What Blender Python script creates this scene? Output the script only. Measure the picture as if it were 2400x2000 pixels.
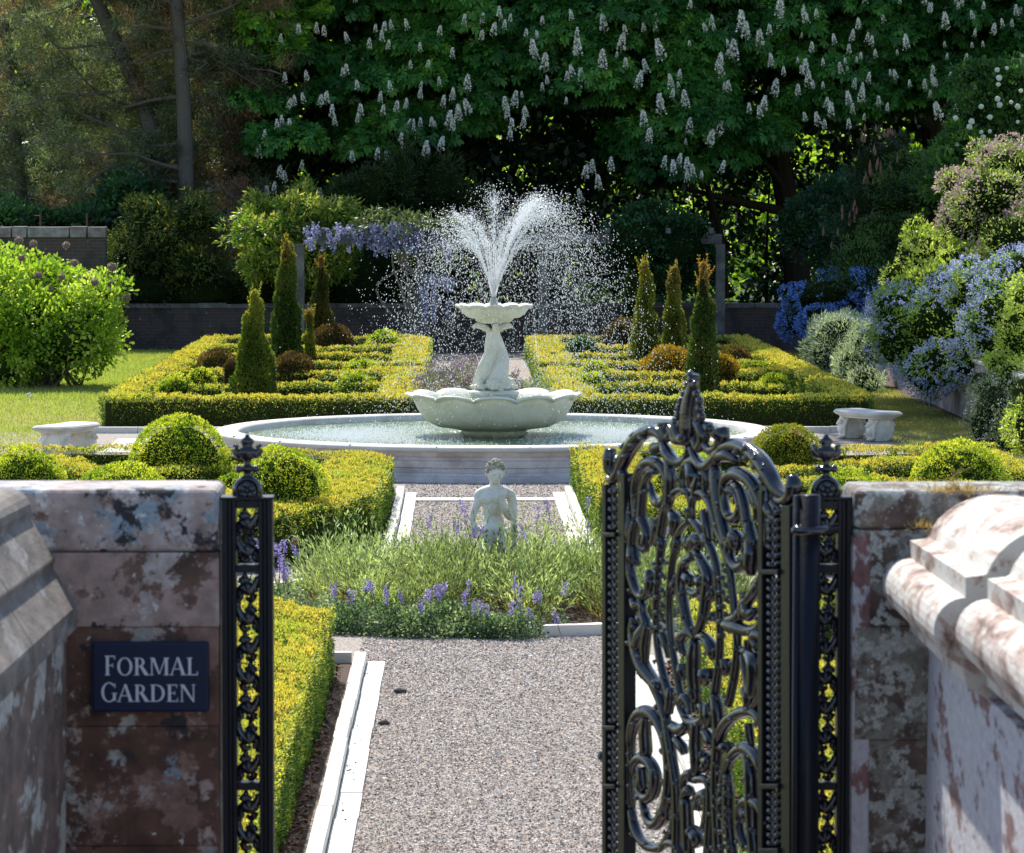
import bpy, math, random
import numpy as np
from mathutils import Vector, Matrix

for o in list(bpy.data.objects): bpy.data.objects.remove(o)
C = bpy.context.scene
R = math.radians
rng = np.random.default_rng(11)
random.seed(5)

# ------------------------------------------------------------------ camera
CAM = np.array([-0.63, -58.0, 4.1]); YAW = 0.0155; PITCH = math.atan(562/9125); F = 9125.0
cd = bpy.data.cameras.new('camera'); cam = bpy.data.objects.new('camera', cd); C.collection.objects.link(cam)
cam.location = CAM; cam.rotation_euler = (math.pi/2-PITCH, 0, -YAW)
cd.sensor_width = 36; cd.lens = 36*F/2400; cd.clip_start = .5; cd.clip_end = 2000
cd.dof.use_dof = True; cd.dof.focus_distance = 50; cd.dof.aperture_fstop = 17
C.camera = cam
# ------------------------------------------------------------------ light
SUN_EL, SUN_AZ = 50, -16          # azimuth measured from +Y, negative = left
w = bpy.data.worlds.new('World'); C.world = w; w.use_nodes = True
nt = w.node_tree; bg = nt.nodes['Background']; sk = nt.nodes.new('ShaderNodeTexSky'); sk.sky_type = 'NISHITA'
sk.sun_disc = False; sk.sun_elevation = R(SUN_EL); sk.sun_rotation = R(SUN_AZ); sk.air_density = 1.0; sk.dust_density = .6
nt.links.new(sk.outputs[0], bg.inputs[0]); bg.inputs[1].default_value = .15
sl = bpy.data.lights.new('sun', 'SUN'); so = bpy.data.objects.new('sun', sl); C.collection.objects.link(so)
sl.energy = 4.9; sl.angle = R(.5); sl.color = (1, .95, .87)
sd = Vector((math.sin(R(SUN_AZ))*math.cos(R(SUN_EL)), math.cos(R(SUN_AZ))*math.cos(R(SUN_EL)), math.sin(R(SUN_EL))))
so.rotation_euler = sd.to_track_quat('Z', 'Y').to_euler()
C.view_settings.view_transform = 'Standard'; C.view_settings.look = 'None'; C.view_settings.exposure = .55
C.view_settings.gamma = 1; C.view_settings.use_curve_mapping = False
C.cycles.max_bounces = 6; C.cycles.diffuse_bounces = 3; C.cycles.transmission_bounces = 4; C.cycles.transparent_max_bounces = 4
C.cycles.use_denoising = True

# ------------------------------------------------------------------ photo pixel (2400 x 2000) to a point of the place
fw = np.array([math.sin(YAW)*math.cos(PITCH), math.cos(YAW)*math.cos(PITCH), -math.sin(PITCH)])
rt = np.array([math.cos(YAW), -math.sin(YAW), 0.]); upv = np.cross(rt, fw)
def ray(px, py): return fw*F + rt*(px-1200) + upv*(1000-py)
def gp(px, py, z=0.):
    r = ray(px, py); return CAM + r*((z-CAM[2])/r[2])
def dp(px, py, d):
    r = ray(px, py); return CAM + r*(d/(r[0]*math.sin(YAW)+r[1]*math.cos(YAW)))
def plane_pt(px, py, a, b):      # on the vertical plane through ground points a, b
    r = ray(px, py); n = np.array([-(b[1]-a[1]), b[0]-a[0], 0.]); t = np.dot(n, np.array([a[0], a[1], 0])-CAM)/np.dot(n, r)
    return CAM + r*t

# ------------------------------------------------------------------ mesh helpers
class MB:
    def __init__(s): s.V = []; s.F = []; s.C = []; s.M = []; s.n = 0
    def add(s, V, Fs, col=None, mi=0):
        V = np.asarray(V, float).reshape(-1, 3)
        if not isinstance(Fs, list): Fs = [Fs]
        for f in Fs:
            f = np.asarray(f, int)
            if f.size: s.F.append(f+s.n); s.M.append(np.full(len(f), mi))
        if col is None: col = np.ones((len(V), 3))*.5
        col = np.asarray(col, float)
        if col.ndim == 1: col = np.tile(col, (len(V), 1))
        s.V.append(V); s.C.append(col); s.n += len(V); return s
    def addm(s, vf, col=None, mi=0): return s.add(vf[0], vf[1], col, mi)
    def build(s, name, mat, parent=None, smooth=False, bevel=0):
        V = np.concatenate(s.V); me = bpy.data.meshes.new(name)
        me.vertices.add(len(V)); me.vertices.foreach_set('co', V.ravel().astype(np.float32))
        tot = np.concatenate([np.full(len(f), f.shape[1]) for f in s.F]); idx = np.concatenate([f.ravel() for f in s.F])
        me.loops.add(len(idx)); me.loops.foreach_set('vertex_index', idx.astype(np.int32))
        me.polygons.add(len(tot)); st = np.concatenate([[0], np.cumsum(tot)[:-1]])
        me.polygons.foreach_set('loop_start', st.astype(np.int32)); me.polygons.foreach_set('loop_total', tot.astype(np.int32))
        me.polygons.foreach_set('material_index', np.concatenate(s.M).astype(np.int32))
        me.polygons.foreach_set('use_smooth', np.full(len(tot), smooth))
        a = me.color_attributes.new('Col', 'FLOAT_COLOR', 'POINT'); c = np.concatenate(s.C)
        a.data.foreach_set('color', np.hstack([c, np.ones((len(c), 1))]).ravel().astype(np.float32))
        me.update(calc_edges=True)
        for m in (mat if isinstance(mat, (list, tuple)) else [mat]): me.materials.append(m)
        o = bpy.data.objects.new(name, me); C.collection.objects.link(o)
        if parent: o.parent = parent
        if bevel:
            b = o.modifiers.new('bevel', 'BEVEL'); b.width = bevel; b.segments = 3; b.limit_method = 'ANGLE'
        return o
def tag(o, label=None, cat=None, group=None, kind=None):
    for k, v in (('label', label), ('category', cat), ('group', group), ('kind', kind)):
        if v: o[k] = v
    return o
def thing(name, label, cat, loc=(0, 0, 0), group=None):
    o = bpy.data.objects.new(name, None); C.collection.objects.link(o); o.location = [float(v) for v in loc]; return tag(o, label, cat, group)
def under(root, o):           # parent keeping world-space mesh coordinates
    o.parent = root; o.matrix_parent_inverse = Matrix.Translation(root.location).inverted(); return o
def unit(v): v = np.asarray(v, float); return v/np.maximum(np.linalg.norm(v, axis=-1, keepdims=True), 1e-9)
def box(x0, x1, y0, y1, z0, z1):
    V = [(x, y, z) for z in (z0, z1) for y in (y0, y1) for x in (x0, x1)]
    return np.array(V), np.array([(0, 2, 3, 1), (4, 5, 7, 6), (0, 1, 5, 4), (2, 6, 7, 3), (0, 4, 6, 2), (1, 3, 7, 5)])
def obox(a, b, wd, z0, z1):   # box along ground segment a-b
    a = np.array(a[:2], float); b = np.array(b[:2], float); d = unit(b-a); n = np.array([-d[1], d[0]])*wd/2
    P = [a-n, b-n, a+n, b+n]
    V = [(p[0], p[1], z) for z in (z0, z1) for p in P]
    return np.array(V), box(0, 1, 0, 1, 0, 1)[1]
def ellipsoid(c, r, nu=14, nv=9, rot=None):
    u = np.linspace(0, 2*math.pi, nu, endpoint=False); v = np.linspace(0, math.pi, nv)
    P = np.array([[math.sin(b)*math.cos(a), math.sin(b)*math.sin(a), math.cos(b)] for b in v for a in u])*np.array(r)
    if rot is not None: P = P @ np.array(rot).T
    Fq = [(i*nu+j, (i+1)*nu+j, (i+1)*nu+(j+1) % nu, i*nu+(j+1) % nu) for i in range(nv-1) for j in range(nu)]
    return P+np.array(c, float), np.array(Fq)
def smoothline(P, n=6):
    P = np.array(P, float)
    if len(P) < 3: return P
    Q = np.vstack([2*P[0]-P[1], P, 2*P[-1]-P[-2]]); out = []
    for i in range(1, len(Q)-2):
        for t in np.arange(n)/n:
            p0, p1, p2, p3 = Q[i-1], Q[i], Q[i+1], Q[i+2]
            out.append(.5*((2*p1)+(-p0+p2)*t+(2*p0-5*p1+4*p2-p3)*t*t+(-p0+3*p1-3*p2+p3)*t**3))
    out.append(P[-1]); return np.array(out)
def tube(P, rad, n=8, flat=None, caps=True):
    P = np.array(P, float); m = len(P); rad = np.interp(np.linspace(0, 1, m), np.linspace(0, 1, len(np.atleast_1d(rad))), np.atleast_1d(rad))
    T = np.gradient(P, axis=0); T = unit(T); ref = np.array([0, 0, 1.]) if flat is None else np.array(flat, float)
    if flat is None and abs(T[:, 2]).mean() > .8: ref = np.array([1., 0, 0])
    A = unit(np.cross(T, ref)); B = unit(np.cross(A, T)); a = np.linspace(0, 2*math.pi, n, endpoint=False)
    V = (P[:, None]+rad[:, None, None]*(np.cos(a)[None, :, None]*A[:, None]+np.sin(a)[None, :, None]*B[:, None])).reshape(-1, 3)
    Fq = [(i*n+j, i*n+(j+1) % n, (i+1)*n+(j+1) % n, (i+1)*n+j) for i in range(m-1) for j in range(n)]
    Fs = [np.array(Fq)]
    if caps: Fs += [np.array([list(range(n))[::-1]]), np.array([[(m-1)*n+j for j in range(n)]])]
    return V, Fs
def lathe(prof, c=(0, 0, 0), n=48, mod=None, closed=False):
    a = np.linspace(0, 2*math.pi, n, endpoint=False); V = []
    for k, (r, z) in enumerate(prof):
        for t in a:
            rr, zz = (r, z) if mod is None else mod(k, r, z, t)
            V.append((c[0]+rr*math.cos(t), c[1]+rr*math.sin(t), c[2]+zz))
    m = len(prof); Fq = [(i*n+j, i*n+(j+1) % n, ((i+1) % m)*n+(j+1) % n, ((i+1) % m)*n+j) for i in range(m if closed else m-1) for j in range(n)]
    return np.array(V), np.array(Fq)
_h = rng.random((64, 64, 64))
def vnoise(P, s, o=0.):
    P = np.asarray(P, float)/s+o+100; i = np.floor(P).astype(int); f = P-i; f = f*f*(3-2*f); r = 0
    for dx in (0, 1):
        for dy in (0, 1):
            for dz in (0, 1):
                wt = (f[:, 0] if dx else 1-f[:, 0])*(f[:, 1] if dy else 1-f[:, 1])*(f[:, 2] if dz else 1-f[:, 2])
                r = r+wt*_h[(i[:, 0]+dx) & 63, (i[:, 1]+dy) & 63, (i[:, 2]+dz) & 63]
    return r
def pick(pal, n, P=None, clump=.6):
    cols = np.array([p[:3] for p in pal], float); ws = np.array([p[3] for p in pal], float); ws /= ws.sum()
    u = rng.random(n)
    if P is not None: u = np.clip(.45*u+.55*np.clip((vnoise(P, clump)-.5)*1.7+.5, 0, .999), 0, .999)
    c = cols[np.searchsorted(np.cumsum(ws), u).clip(0, len(pal)-1)]
    return c*rng.uniform(.75, 1.25, (n, 1))
def cards(mb, P, A, L, W, col, mi=0, hexa=False, nrm=None, jit=None):
    n = len(P); A = unit(A)
    B = unit(np.cross(A, rng.normal(size=(n, 3)) if nrm is None else nrm))
    L = np.broadcast_to(L, n)[:, None]; W = np.broadcast_to(W, n)[:, None]
    if hexa:
        V = np.stack([P, P+A*L*.35+B*W*.3, P+A*L*.72+B*W*.5, P+A*L, P+A*L*.72-B*W*.5, P+A*L*.35-B*W*.3], 1)
        k = 6
    else:
        V = np.stack([P, P+A*L*.5+B*W*.5, P+A*L, P+A*L*.5-B*W*.5], 1); k = 4
    mb.add(V.reshape(-1, 3), np.arange(n*k).reshape(n, k), np.repeat(col, k, 0), mi)
def on_blobs(blobs, n, depth=.25, front=False):
    """points scattered in the outer shell of a union of ellipsoids; returns P, N"""
    bl = np.array([list(b[0])+list(b[1]) for b in blobs]); ar = (bl[:, 3]*bl[:, 4]+bl[:, 4]*bl[:, 5]+bl[:, 3]*bl[:, 5])
    i = rng.choice(len(bl), n, p=ar/ar.sum()); d = unit(rng.normal(size=(n, 3)))
    s = 1-depth*rng.random(n)**1.5
    P = bl[i, :3]+d*bl[i, 3:]*s[:, None]; N = unit(d/bl[i, 3:])
    keep = np.ones(n, bool)
    for k in range(len(bl)):
        q = (((P-bl[k, :3])/bl[k, 3:])**2).sum(1); keep &= ~((q < (1-depth)**2*.9) & (i != k))
    keep &= P[:, 2] > .02
    if front: keep &= (N[:, 1] < .55)
    return P[keep], N[keep]
def BL(px, py, d, rx, rz, ry=None):  # ellipsoid from its centre and half sizes in photo pixels at distance d
    c = dp(px, py, d); s = d/F; return (c, (rx*s, ry if ry else rx*s*.8, rz*s))

# ------------------------------------------------------------------ materials
def newmat(name):
    m = bpy.data.materials.new(name); m.use_nodes = True; return m, m.node_tree, m.node_tree.nodes['Principled BSDF']
def nd(t, typ, **kw):
    n = t.nodes.new(typ)
    for k, v in kw.items():
        if k.startswith('i_'): n.inputs[k[2:].replace('_', ' ')].default_value = v
        else: setattr(n, k, v)
    return n
def leafmat(name, trans=.35, rough=.45, tint=(1.15, 1.25, .5), spec=.5):
    m, t, b = newmat(name); a = nd(t, 'ShaderNodeAttribute', attribute_name='Col'); t.links.new(a.outputs['Color'], b.inputs['Base Color'])
    b.inputs['Roughness'].default_value = rough; b.inputs['Specular IOR Level'].default_value = spec
    mx = nd(t, 'ShaderNodeMix', data_type='RGBA', blend_type='MULTIPLY'); mx.inputs[0].default_value = 1; mx.inputs[7].default_value = (*tint, 1)
    t.links.new(a.outputs['Color'], mx.inputs[6])
    tr = nd(t, 'ShaderNodeBsdfTranslucent'); t.links.new(mx.outputs[2], tr.inputs[0])
    ms = nd(t, 'ShaderNodeMixShader'); ms.inputs[0].default_value = trans
    t.links.new(b.outputs[0], ms.inputs[1]); t.links.new(tr.outputs[0], ms.inputs[2]); t.links.new(ms.outputs[0], t.nodes['Material Output'].inputs[0])
    return m
def colmat(name, rough=.8, spec=.3):
    m, t, b = newmat(name); a = nd(t, 'ShaderNodeAttribute', attribute_name='Col'); t.links.new(a.outputs['Color'], b.inputs['Base Color'])
    b.inputs['Roughness'].default_value = rough; b.inputs['Specular IOR Level'].default_value = spec; return m
def ramp(t, src, stops, interp='LINEAR'):
    r = nd(t, 'ShaderNodeValToRGB'); r.color_ramp.interpolation = interp
    while len(r.color_ramp.elements) < len(stops): r.color_ramp.elements.new(.5)
    for e, (p, c) in zip(r.color_ramp.elements, stops): e.position = p; e.color = (*c, 1) if len(c) == 3 else c
    t.links.new(src, r.inputs[0]); return r.outputs[0]
def noise(t, vec, scale, detail=4, rough=.6, dist=0.):
    n = nd(t, 'ShaderNodeTexNoise'); n.inputs['Scale'].default_value = scale; n.inputs['Detail'].default_value = detail
    n.inputs['Roughness'].default_value = rough; n.inputs['Distortion'].default_value = dist
    if vec is not None: t.links.new(vec, n.inputs['Vector'])
    return n.outputs[0]
def mixc(t, f, a, b):
    m = nd(t, 'ShaderNodeMix', data_type='RGBA')
    for s, i in ((f, 0), (a, 6), (b, 7)):
        if isinstance(s, (int, float)): m.inputs[i].default_value = s
        elif isinstance(s, tuple): m.inputs[i].default_value = (*s, 1)
        else: t.links.new(s, m.inputs[i])
    return m.outputs[2]
def bump(t, b, h, strength=.4, dist=.01):
    n = nd(t, 'ShaderNodeBump'); n.inputs['Strength'].default_value = strength; n.inputs['Distance'].default_value = dist
    t.links.new(h, n.inputs['Height']); t.links.new(n.outputs[0], b.inputs['Normal'])
def coords(t, sc=(1, 1, 1)):
    g = nd(t, 'ShaderNodeNewGeometry'); mp = nd(t, 'ShaderNodeMapping'); mp.inputs['Scale'].default_value = sc
    t.links.new(g.outputs['Position'], mp.inputs[0]); return mp.outputs[0]
def stonemat(name, base, dark, light, sc=3., speck=.5, rough=.75, joints=None):
    m, t, b = newmat(name); v = coords(t)
    c = ramp(t, noise(t, v, sc, 6), [(.35, dark), (.55, base), (.75, light)])
    sp = ramp(t, noise(t, v, sc*14, 3), [(.60, (0, 0, 0)), (.72, (1, 1, 1))])
    f = nd(t, 'ShaderNodeMath', operation='MULTIPLY'); t.links.new(sp, f.inputs[0]); f.inputs[1].default_value = speck
    c = mixc(t, f.outputs[0], c, tuple(x*.35 for x in dark)); t.links.new(c, b.inputs['Base Color'])
    b.inputs['Roughness'].default_value = rough; bump(t, b, noise(t, v, sc*10, 5), .35, .01); return m
def lichenmat(name, base, patches, sc=4., vs=(1, 1, 1)):
    """old sandstone with lichen patches: list of (scale, threshold, colour, seed)"""
    m, t, b = newmat(name); v = coords(t, vs)
    c = ramp(t, noise(t, v, sc*2, 6), [(.3, tuple(x*.35 for x in base)), (.5, base), (.7, tuple(min(1, x*1.7) for x in base))])
    for (s, th, pc, seed) in patches:
        mp = nd(t, 'ShaderNodeVectorMath', operation='ADD'); mp.inputs[1].default_value = (seed, seed*.7, seed*1.3); t.links.new(v, mp.inputs[0])
        f = ramp(t, noise(t, mp.outputs[0], s, 9, .68, .12), [(th, (0, 0, 0)), (th+.03, (1, 1, 1))])
        pcn = ramp(t, noise(t, mp.outputs[0], s*6, 3), [(.35, tuple(x*.7 for x in pc)), (.65, tuple(min(1, x*1.15) for x in pc))])
        c = mixc(t, f, c, pcn)
    t.links.new(c, b.inputs['Base Color']); b.inputs['Roughness'].default_value = .85; bump(t, b, noise(t, v, sc*12, 6), .5, .006); return m
M = {}
M['leaf'] = leafmat('hedge_leaf', .42, .5, (1.15, 1.2, .5), .35); M['soft'] = leafmat('soft_leaf', .52, .45, (1.2, 1.25, .6)); M['tree'] = leafmat('tree_leaf', .30, .4, (1.3, 1.5, .35), .35)
M['petal'] = leafmat('petal', .3, .6, (1, 1, 1)); M['bark'] = colmat('bark', 1., .0); M['col'] = colmat('litter', .85)
M['stone'] = stonemat('white_stone', (.62, .60, .55), (.50, .48, .42), (.72, .70, .66), 2.2, .45)
M['kerb'] = stonemat('pale_kerb_stone', (.70, .67, .60), (.60, .57, .50), (.76, .74, .68), 1.5, .25)
M['pool'] = stonemat('pool_stone', (.62, .58, .57), (.42, .37, .35), (.72, .69, .68), 2.6, .5)
M['statue'] = stonemat('statue_stone', (.78, .77, .70), (.60, .55, .43), (.84, .83, .78), 5, .6)
M['iron'] = newmat('black_gloss_paint')[0]
_t = M['iron'].node_tree; _b = _t.nodes['Principled BSDF']; _b.inputs['Base Color'].default_value = (.008, .009, .013, 1); _b.inputs['Roughness'].default_value = .13
_b.inputs['Specular IOR Level'].default_value = .75
_v = coords(_t); bump(_t, _b, noise(_t, _v, 60, 3), .25, .004)
_t.links.new(ramp(_t, noise(_t, _v, 25, 5), [(.6, (.008, .010, .016)), (.85, (.03, .02, .016))]), _b.inputs['Base Color'])

# ================================================================== setting
def sheet(name, polys, z, mat, kind='structure', nsub=1):
    mb = MB()
    for P in polys: mb.add([(p[0], p[1], z) for p in P], np.array([list(range(len(P)))]))
    return tag(mb.build(name, mat), kind=kind)
m, t, b = newmat('lawn'); v = coords(t)
c1 = ramp(t, noise(t, v, 22, 6), [(.3, (.14, .19, .035)), (.7, (.26, .31, .07))])
c2 = ramp(t, noise(t, v, 30, 6), [(.3, (.22, .22, .07)), (.7, (.38, .36, .13))])
f = ramp(t, noise(t, coords(t, (.5, .25, 1)), 1, 4), [(.42, (0, 0, 0)), (.62, (1, 1, 1))])
t.links.new(mixc(t, f, c1, c2), b.inputs['Base Color']); b.inputs['Roughness'].default_value = .9; bump(t, b, noise(t, v, 60, 4), .6, .03); M['lawn'] = m
sheet('lawn', [[(-900, -48), (900, -48), (900, 1500), (-900, 1500)]], -.02, m)
m, t, b = newmat('gravel'); v = coords(t)
vo = nd(t, 'ShaderNodeTexVoronoi'); vo.inputs['Scale'].default_value = 60; t.links.new(v, vo.inputs['Vector'])
sp = nd(t, 'ShaderNodeSeparateColor'); t.links.new(vo.outputs['Color'], sp.inputs[0])
c = ramp(t, sp.outputs[0], [(0, (.20, .16, .14)), (.3, (.38, .32, .27)), (.6, (.50, .43, .38)), (.85, (.64, .57, .50)), (1, (.44, .31, .23))])
c = mixc(t, ramp(t, vo.outputs['Distance'], [(.25, (0, 0, 0)), (.8, (.75, .75, .75))]), c, (.06, .05, .045))
c = mixc(t, ramp(t, noise(t, v, 1.3, 5), [(.35, (0, 0, 0)), (.7, (.55, .55, .55))]), c, (.30, .24, .19)); t.links.new(c, b.inputs['Base Color']); b.inputs['Roughness'].default_value = .8; bump(t, b, vo.outputs['Distance'], .9, -.012); M['gravel'] = m
sheet('gravel_path', [[(-8.5, -47), (8, -47), (8, 7.2), (-8.5, 7.2)], [(-1.1, 7.2), (1.2, 7.2), (1.2, 40), (-1.1, 40)]], -.004, m)
m, t, b = newmat('soil'); v = coords(t)
t.links.new(ramp(t, noise(t, v, 30, 6), [(.3, (.035, .022, .016)), (.7, (.12, .075, .05))]), b.inputs['Base Color']); b.inputs['Roughness'].default_value = .95
bump(t, b, noise(t, v, 40, 6), .8, .03); M['soil'] = m
def arc(cx, cy, r, a0, a1, n=16): return [(cx+r*math.cos(R(a)), cy+r*math.sin(R(a))) for a in np.linspace(a0, a1, n)]
LC = (-.15, -20.0)          # centre of the round lavender bed
soil = [[(-1.30, -6), (-7.6, -6)]+[(-7.6, -14)]+[(-4.3, -17.8)]+[(-2.6, -16.3), (-1.9, -15.2), (-1.45, -13.5)],
        [(-1.5, -24.6), (-2.3, -23.9), (-3.8, -22.6), (-7.6, -22.6), (-7.6, -46), (-1.62, -46)],
        [(1.0, -6), (7.0, -6), (7.0, -14), (4.3, -17.8), (2.6, -16.3), (1.6, -15.2), (1.0, -13.5)],
        [(1.08, -25.0), (2.3, -23.7), (3.8, -22.6), (7.2, -22.6), (7.2, -46), (1.12, -46)],
        arc(LC[0], LC[1], 2.55, 0, 350, 36), [(-6.7, 7.6), (-1.15, 7.6), (-1.15, 34), (-6.7, 34)], [(1.2, 7.6), (6.3, 7.6), (6.3, 34), (1.2, 34)],
        [(-11, 38), (20, 38), (20, 70), (-11, 70)], [(8.2, -3), (20, -3), (20, 38), (8.2, 38)]]
sheet('soil', soil, .004, M['soil'])
m, t, b = newmat('woodland_floor'); v = coords(t)
t.links.new(ramp(t, noise(t, v, 2, 6), [(.3, (.02, .03, .01)), (.7, (.06, .08, .02))]), b.inputs['Base Color']); b.inputs['Roughness'].default_value = 1
sheet('woodland_floor', [[(-90, 41), (90, 41), (90, 200), (-90, 200)]], .008, m)
m, t, b = newmat('terrace'); v = coords(t)
t.links.new(ramp(t, noise(t, v, 8, 6), [(.3, (.2, .17, .15)), (.7, (.32, .28, .25))]), b.inputs['Base Color'])
tag(MB().addm(box(-40, 40, -90, -46.9, -.1, 1.5)).build('terrace', m), kind='structure')

# scattered real chippings on the near path
def stones(n, x0, x1, y0, y1, s0, s1, zs=.0):
    mb = MB(); P = np.stack([rng.uniform(x0, x1, n), y0+(y1-y0)*rng.random(n)**1.0, np.full(n, zs)], 1)
    s = rng.uniform(s0, s1, n); base = np.array([(1, 0, 0), (-.2, .9, 0), (-.9, -.5, 0), (0, 0, 1.)])
    a = rng.uniform(0, 6.28, n); sx = rng.uniform(.5, 1.3, n); sz = rng.uniform(.3, .7, n)
    V = np.repeat(base[None], n, 0)+rng.normal(0, .22, (n, 4, 3)); V[:, :, 0] *= sx[:, None]; V[:, :, 2] *= sz[:, None]; V *= s[:, None, None]
    X = V[..., 0]*np.cos(a)[:, None]-V[..., 1]*np.sin(a)[:, None]; Y = V[..., 0]*np.sin(a)[:, None]+V[..., 1]*np.cos(a)[:, None]
    V = np.stack([X, Y, V[..., 2]], -1)+P[:, None]
    tri = np.array([(0, 1, 3), (1, 2, 3), (2, 0, 3)]); Fs = (tri[None]+4*np.arange(n)[:, None, None]).reshape(-1, 3)
    col = pick([(.15, .13, .12, .18), (.38, .33, .29, .27), (.60, .53, .46, .32), (.80, .74, .66, .15), (.50, .31, .2, .08)], n)
    mb.add(V.reshape(-1, 3), Fs, np.repeat(col, 4, 0)); return mb
tag(stones(85000, -1.45, 1.1, -36, -22.4, .006, .0145).build('gravel_chippings', M['col']), 'small grey and buff stone chippings covering the near path', 'gravel', kind='stuff')
tag(stones(22000, -1.3, 1.0, -14.5, -4.3, .008, .018).build('gravel_chippings', M['col']), 'grey stone chippings on the strip in front of the pool', 'gravel', kind='stuff')

# ------------------------------------------------------------------ kerbs
def kerb_run(name, label, a, b, inner, wf=.2, wu=.13, h=.1, sec=1.0, flat=True):
    """upstand kerb from a to b with a flat stone strip on its inner side (+1 right, -1 left of travel)"""
    a = np.array(a[:2], float); b = np.array(b[:2], float); d = unit(b-a); n = np.array([d[1], -d[0]])*inner; L = np.linalg.norm(b-a)
    root = thing(name, label, 'kerb', (a[0], a[1], 0), 'stone kerbs along the paths')
    up = MB(); fl = MB(); k = int(L/sec)
    for i in range(k):
        p = a+d*(L*i/k+.004); q = a+d*(L*(i+1)/k-.004); j = rng.normal(0, .003)
        up.addm(obox(p+n*(wu/2+j), q+n*(wu/2+j), wu, -.03, h+rng.normal(0, .003)))
        if flat: fl.addm(obox(p+n*(wu+.006+wf/2+j), q+n*(wu+.006+wf/2+j), wf, -.03, .018+rng.normal(0, .002)))
    under(root, up.build('upstand', M['kerb'], bevel=.006))
    if flat: under(root, fl.build('flat_strip', M['kerb'], bevel=.004))
    return root
kerb_run('stone_kerb', 'long pale stone kerb with flat strip along the near left hedge', (-1.47, -24.6), (-1.56, -46.5), -1, .155, .10)
kerb_run('stone_kerb', 'long pale stone kerb with flat strip seen through the open iron gate', (1.10, -24.9), (1.10, -46.5), 1, .19, .11)
kerb_run('stone_kerb', 'pale stone kerb left of the statue running up to the pool', (-1.36, -6.0), (-1.40, -16.0), -1, .155, .1)
kerb_run('stone_kerb', 'pale stone kerb right of the statue running up to the pool', (.98, -6.0), (.98, -15.5), 1, .155, .1)
kerb_run('stone_kerb', 'low grey kerb at the foot of the far parterre, left of the pool', (-6.8, 7.0), (-1.2, 7.0), 1, .2, .12, .1, .8, False)
kerb_run('stone_kerb', 'low grey kerb at the foot of the far parterre, right of the pool', (1.2, 7.0), (6.6, 7.0), 1, .2, .12, .1, .8, False)
kerb_run('stone_kerb', 'short kerb return joining the near left kerb to the hedge', (-1.85, -24.55), (-1.49, -24.55), 1, .2, .1, .1, .34, False)
mb = MB()
for i in range(3): mb.addm(obox((-1.095+i*.61, -7.1), (-.49+i*.61, -7.1), .42, -.03, .016))
tag(mb.build('paving_strip', M['kerb'], bevel=.004), 'flat pale slabs laid across the path between statue and pool', 'paving')
mb = MB(); N = 26
for i in range(N):
    a0, a1 = 2*math.pi*i/N+.008, 2*math.pi*(i+1)/N-.008; P = []
    for z in (-.03, .1):
        for r in (2.55, 2.67):
            for a in np.linspace(a0, a1, 4): P.append((LC[0]+r*math.cos(a), LC[1]+r*math.sin(a), z+rng.normal(0, .0015)))
    Fq = []
    for j in range(3): Fq += [(8+j, 9+j, 13+j, 12+j), (4+j, 5+j, 13+j, 12+j), (0+j, 8+j, 9+j, 1+j)]
    Fq += [(0, 4, 12, 8), (3, 11, 15, 7)]
    mb.add(P, np.array(Fq))
tag(mb.build('stone_kerb', M['kerb']), 'curved stone kerb ringing the round lavender bed', 'kerb', 'stone kerbs along the paths')
# bench slabs
for sx, lab in ((-1, 'pale flagstones beside the left stone bench'), (1, 'pale flagstones beside the right stone bench')):
    mb = MB()
    for i in range(3): mb.addm(obox((sx*5.2-.3, 2.0+i*1.1), (sx*5.2-.3, 3.06+i*1.1), 1.1, -.03, .014))
    tag(mb.build('paving_slab', M['kerb'], bevel=.004), lab, 'paving')

# ------------------------------------------------------------------ clipped hedges
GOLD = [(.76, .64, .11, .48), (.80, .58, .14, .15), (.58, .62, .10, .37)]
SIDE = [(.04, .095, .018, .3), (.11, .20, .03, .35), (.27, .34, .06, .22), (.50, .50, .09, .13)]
GREEN = [(.17, .30, .02, .2), (.42, .52, .04, .35), (.72, .72, .08, .45)]
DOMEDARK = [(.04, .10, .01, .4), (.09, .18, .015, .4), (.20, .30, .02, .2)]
BROWN = [(.06, .04, .018, .3), (.13, .075, .025, .4), (.20, .12, .04, .2), (.08, .10, .02, .1)]
ORANGE = [(.20, .16, .02, .3), (.42, .25, .02, .4), (.50, .30, .03, .3)]
EGREEN = [(.12, .16, .015, .3), (.30, .32, .03, .3), (.42, .38, .04, .2), (.30, .14, .04, .2)]
CONE = [(.04, .09, .02, .35), (.09, .16, .03, .35), (.18, .24, .05, .22), (.30, .27, .06, .08)]
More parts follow.
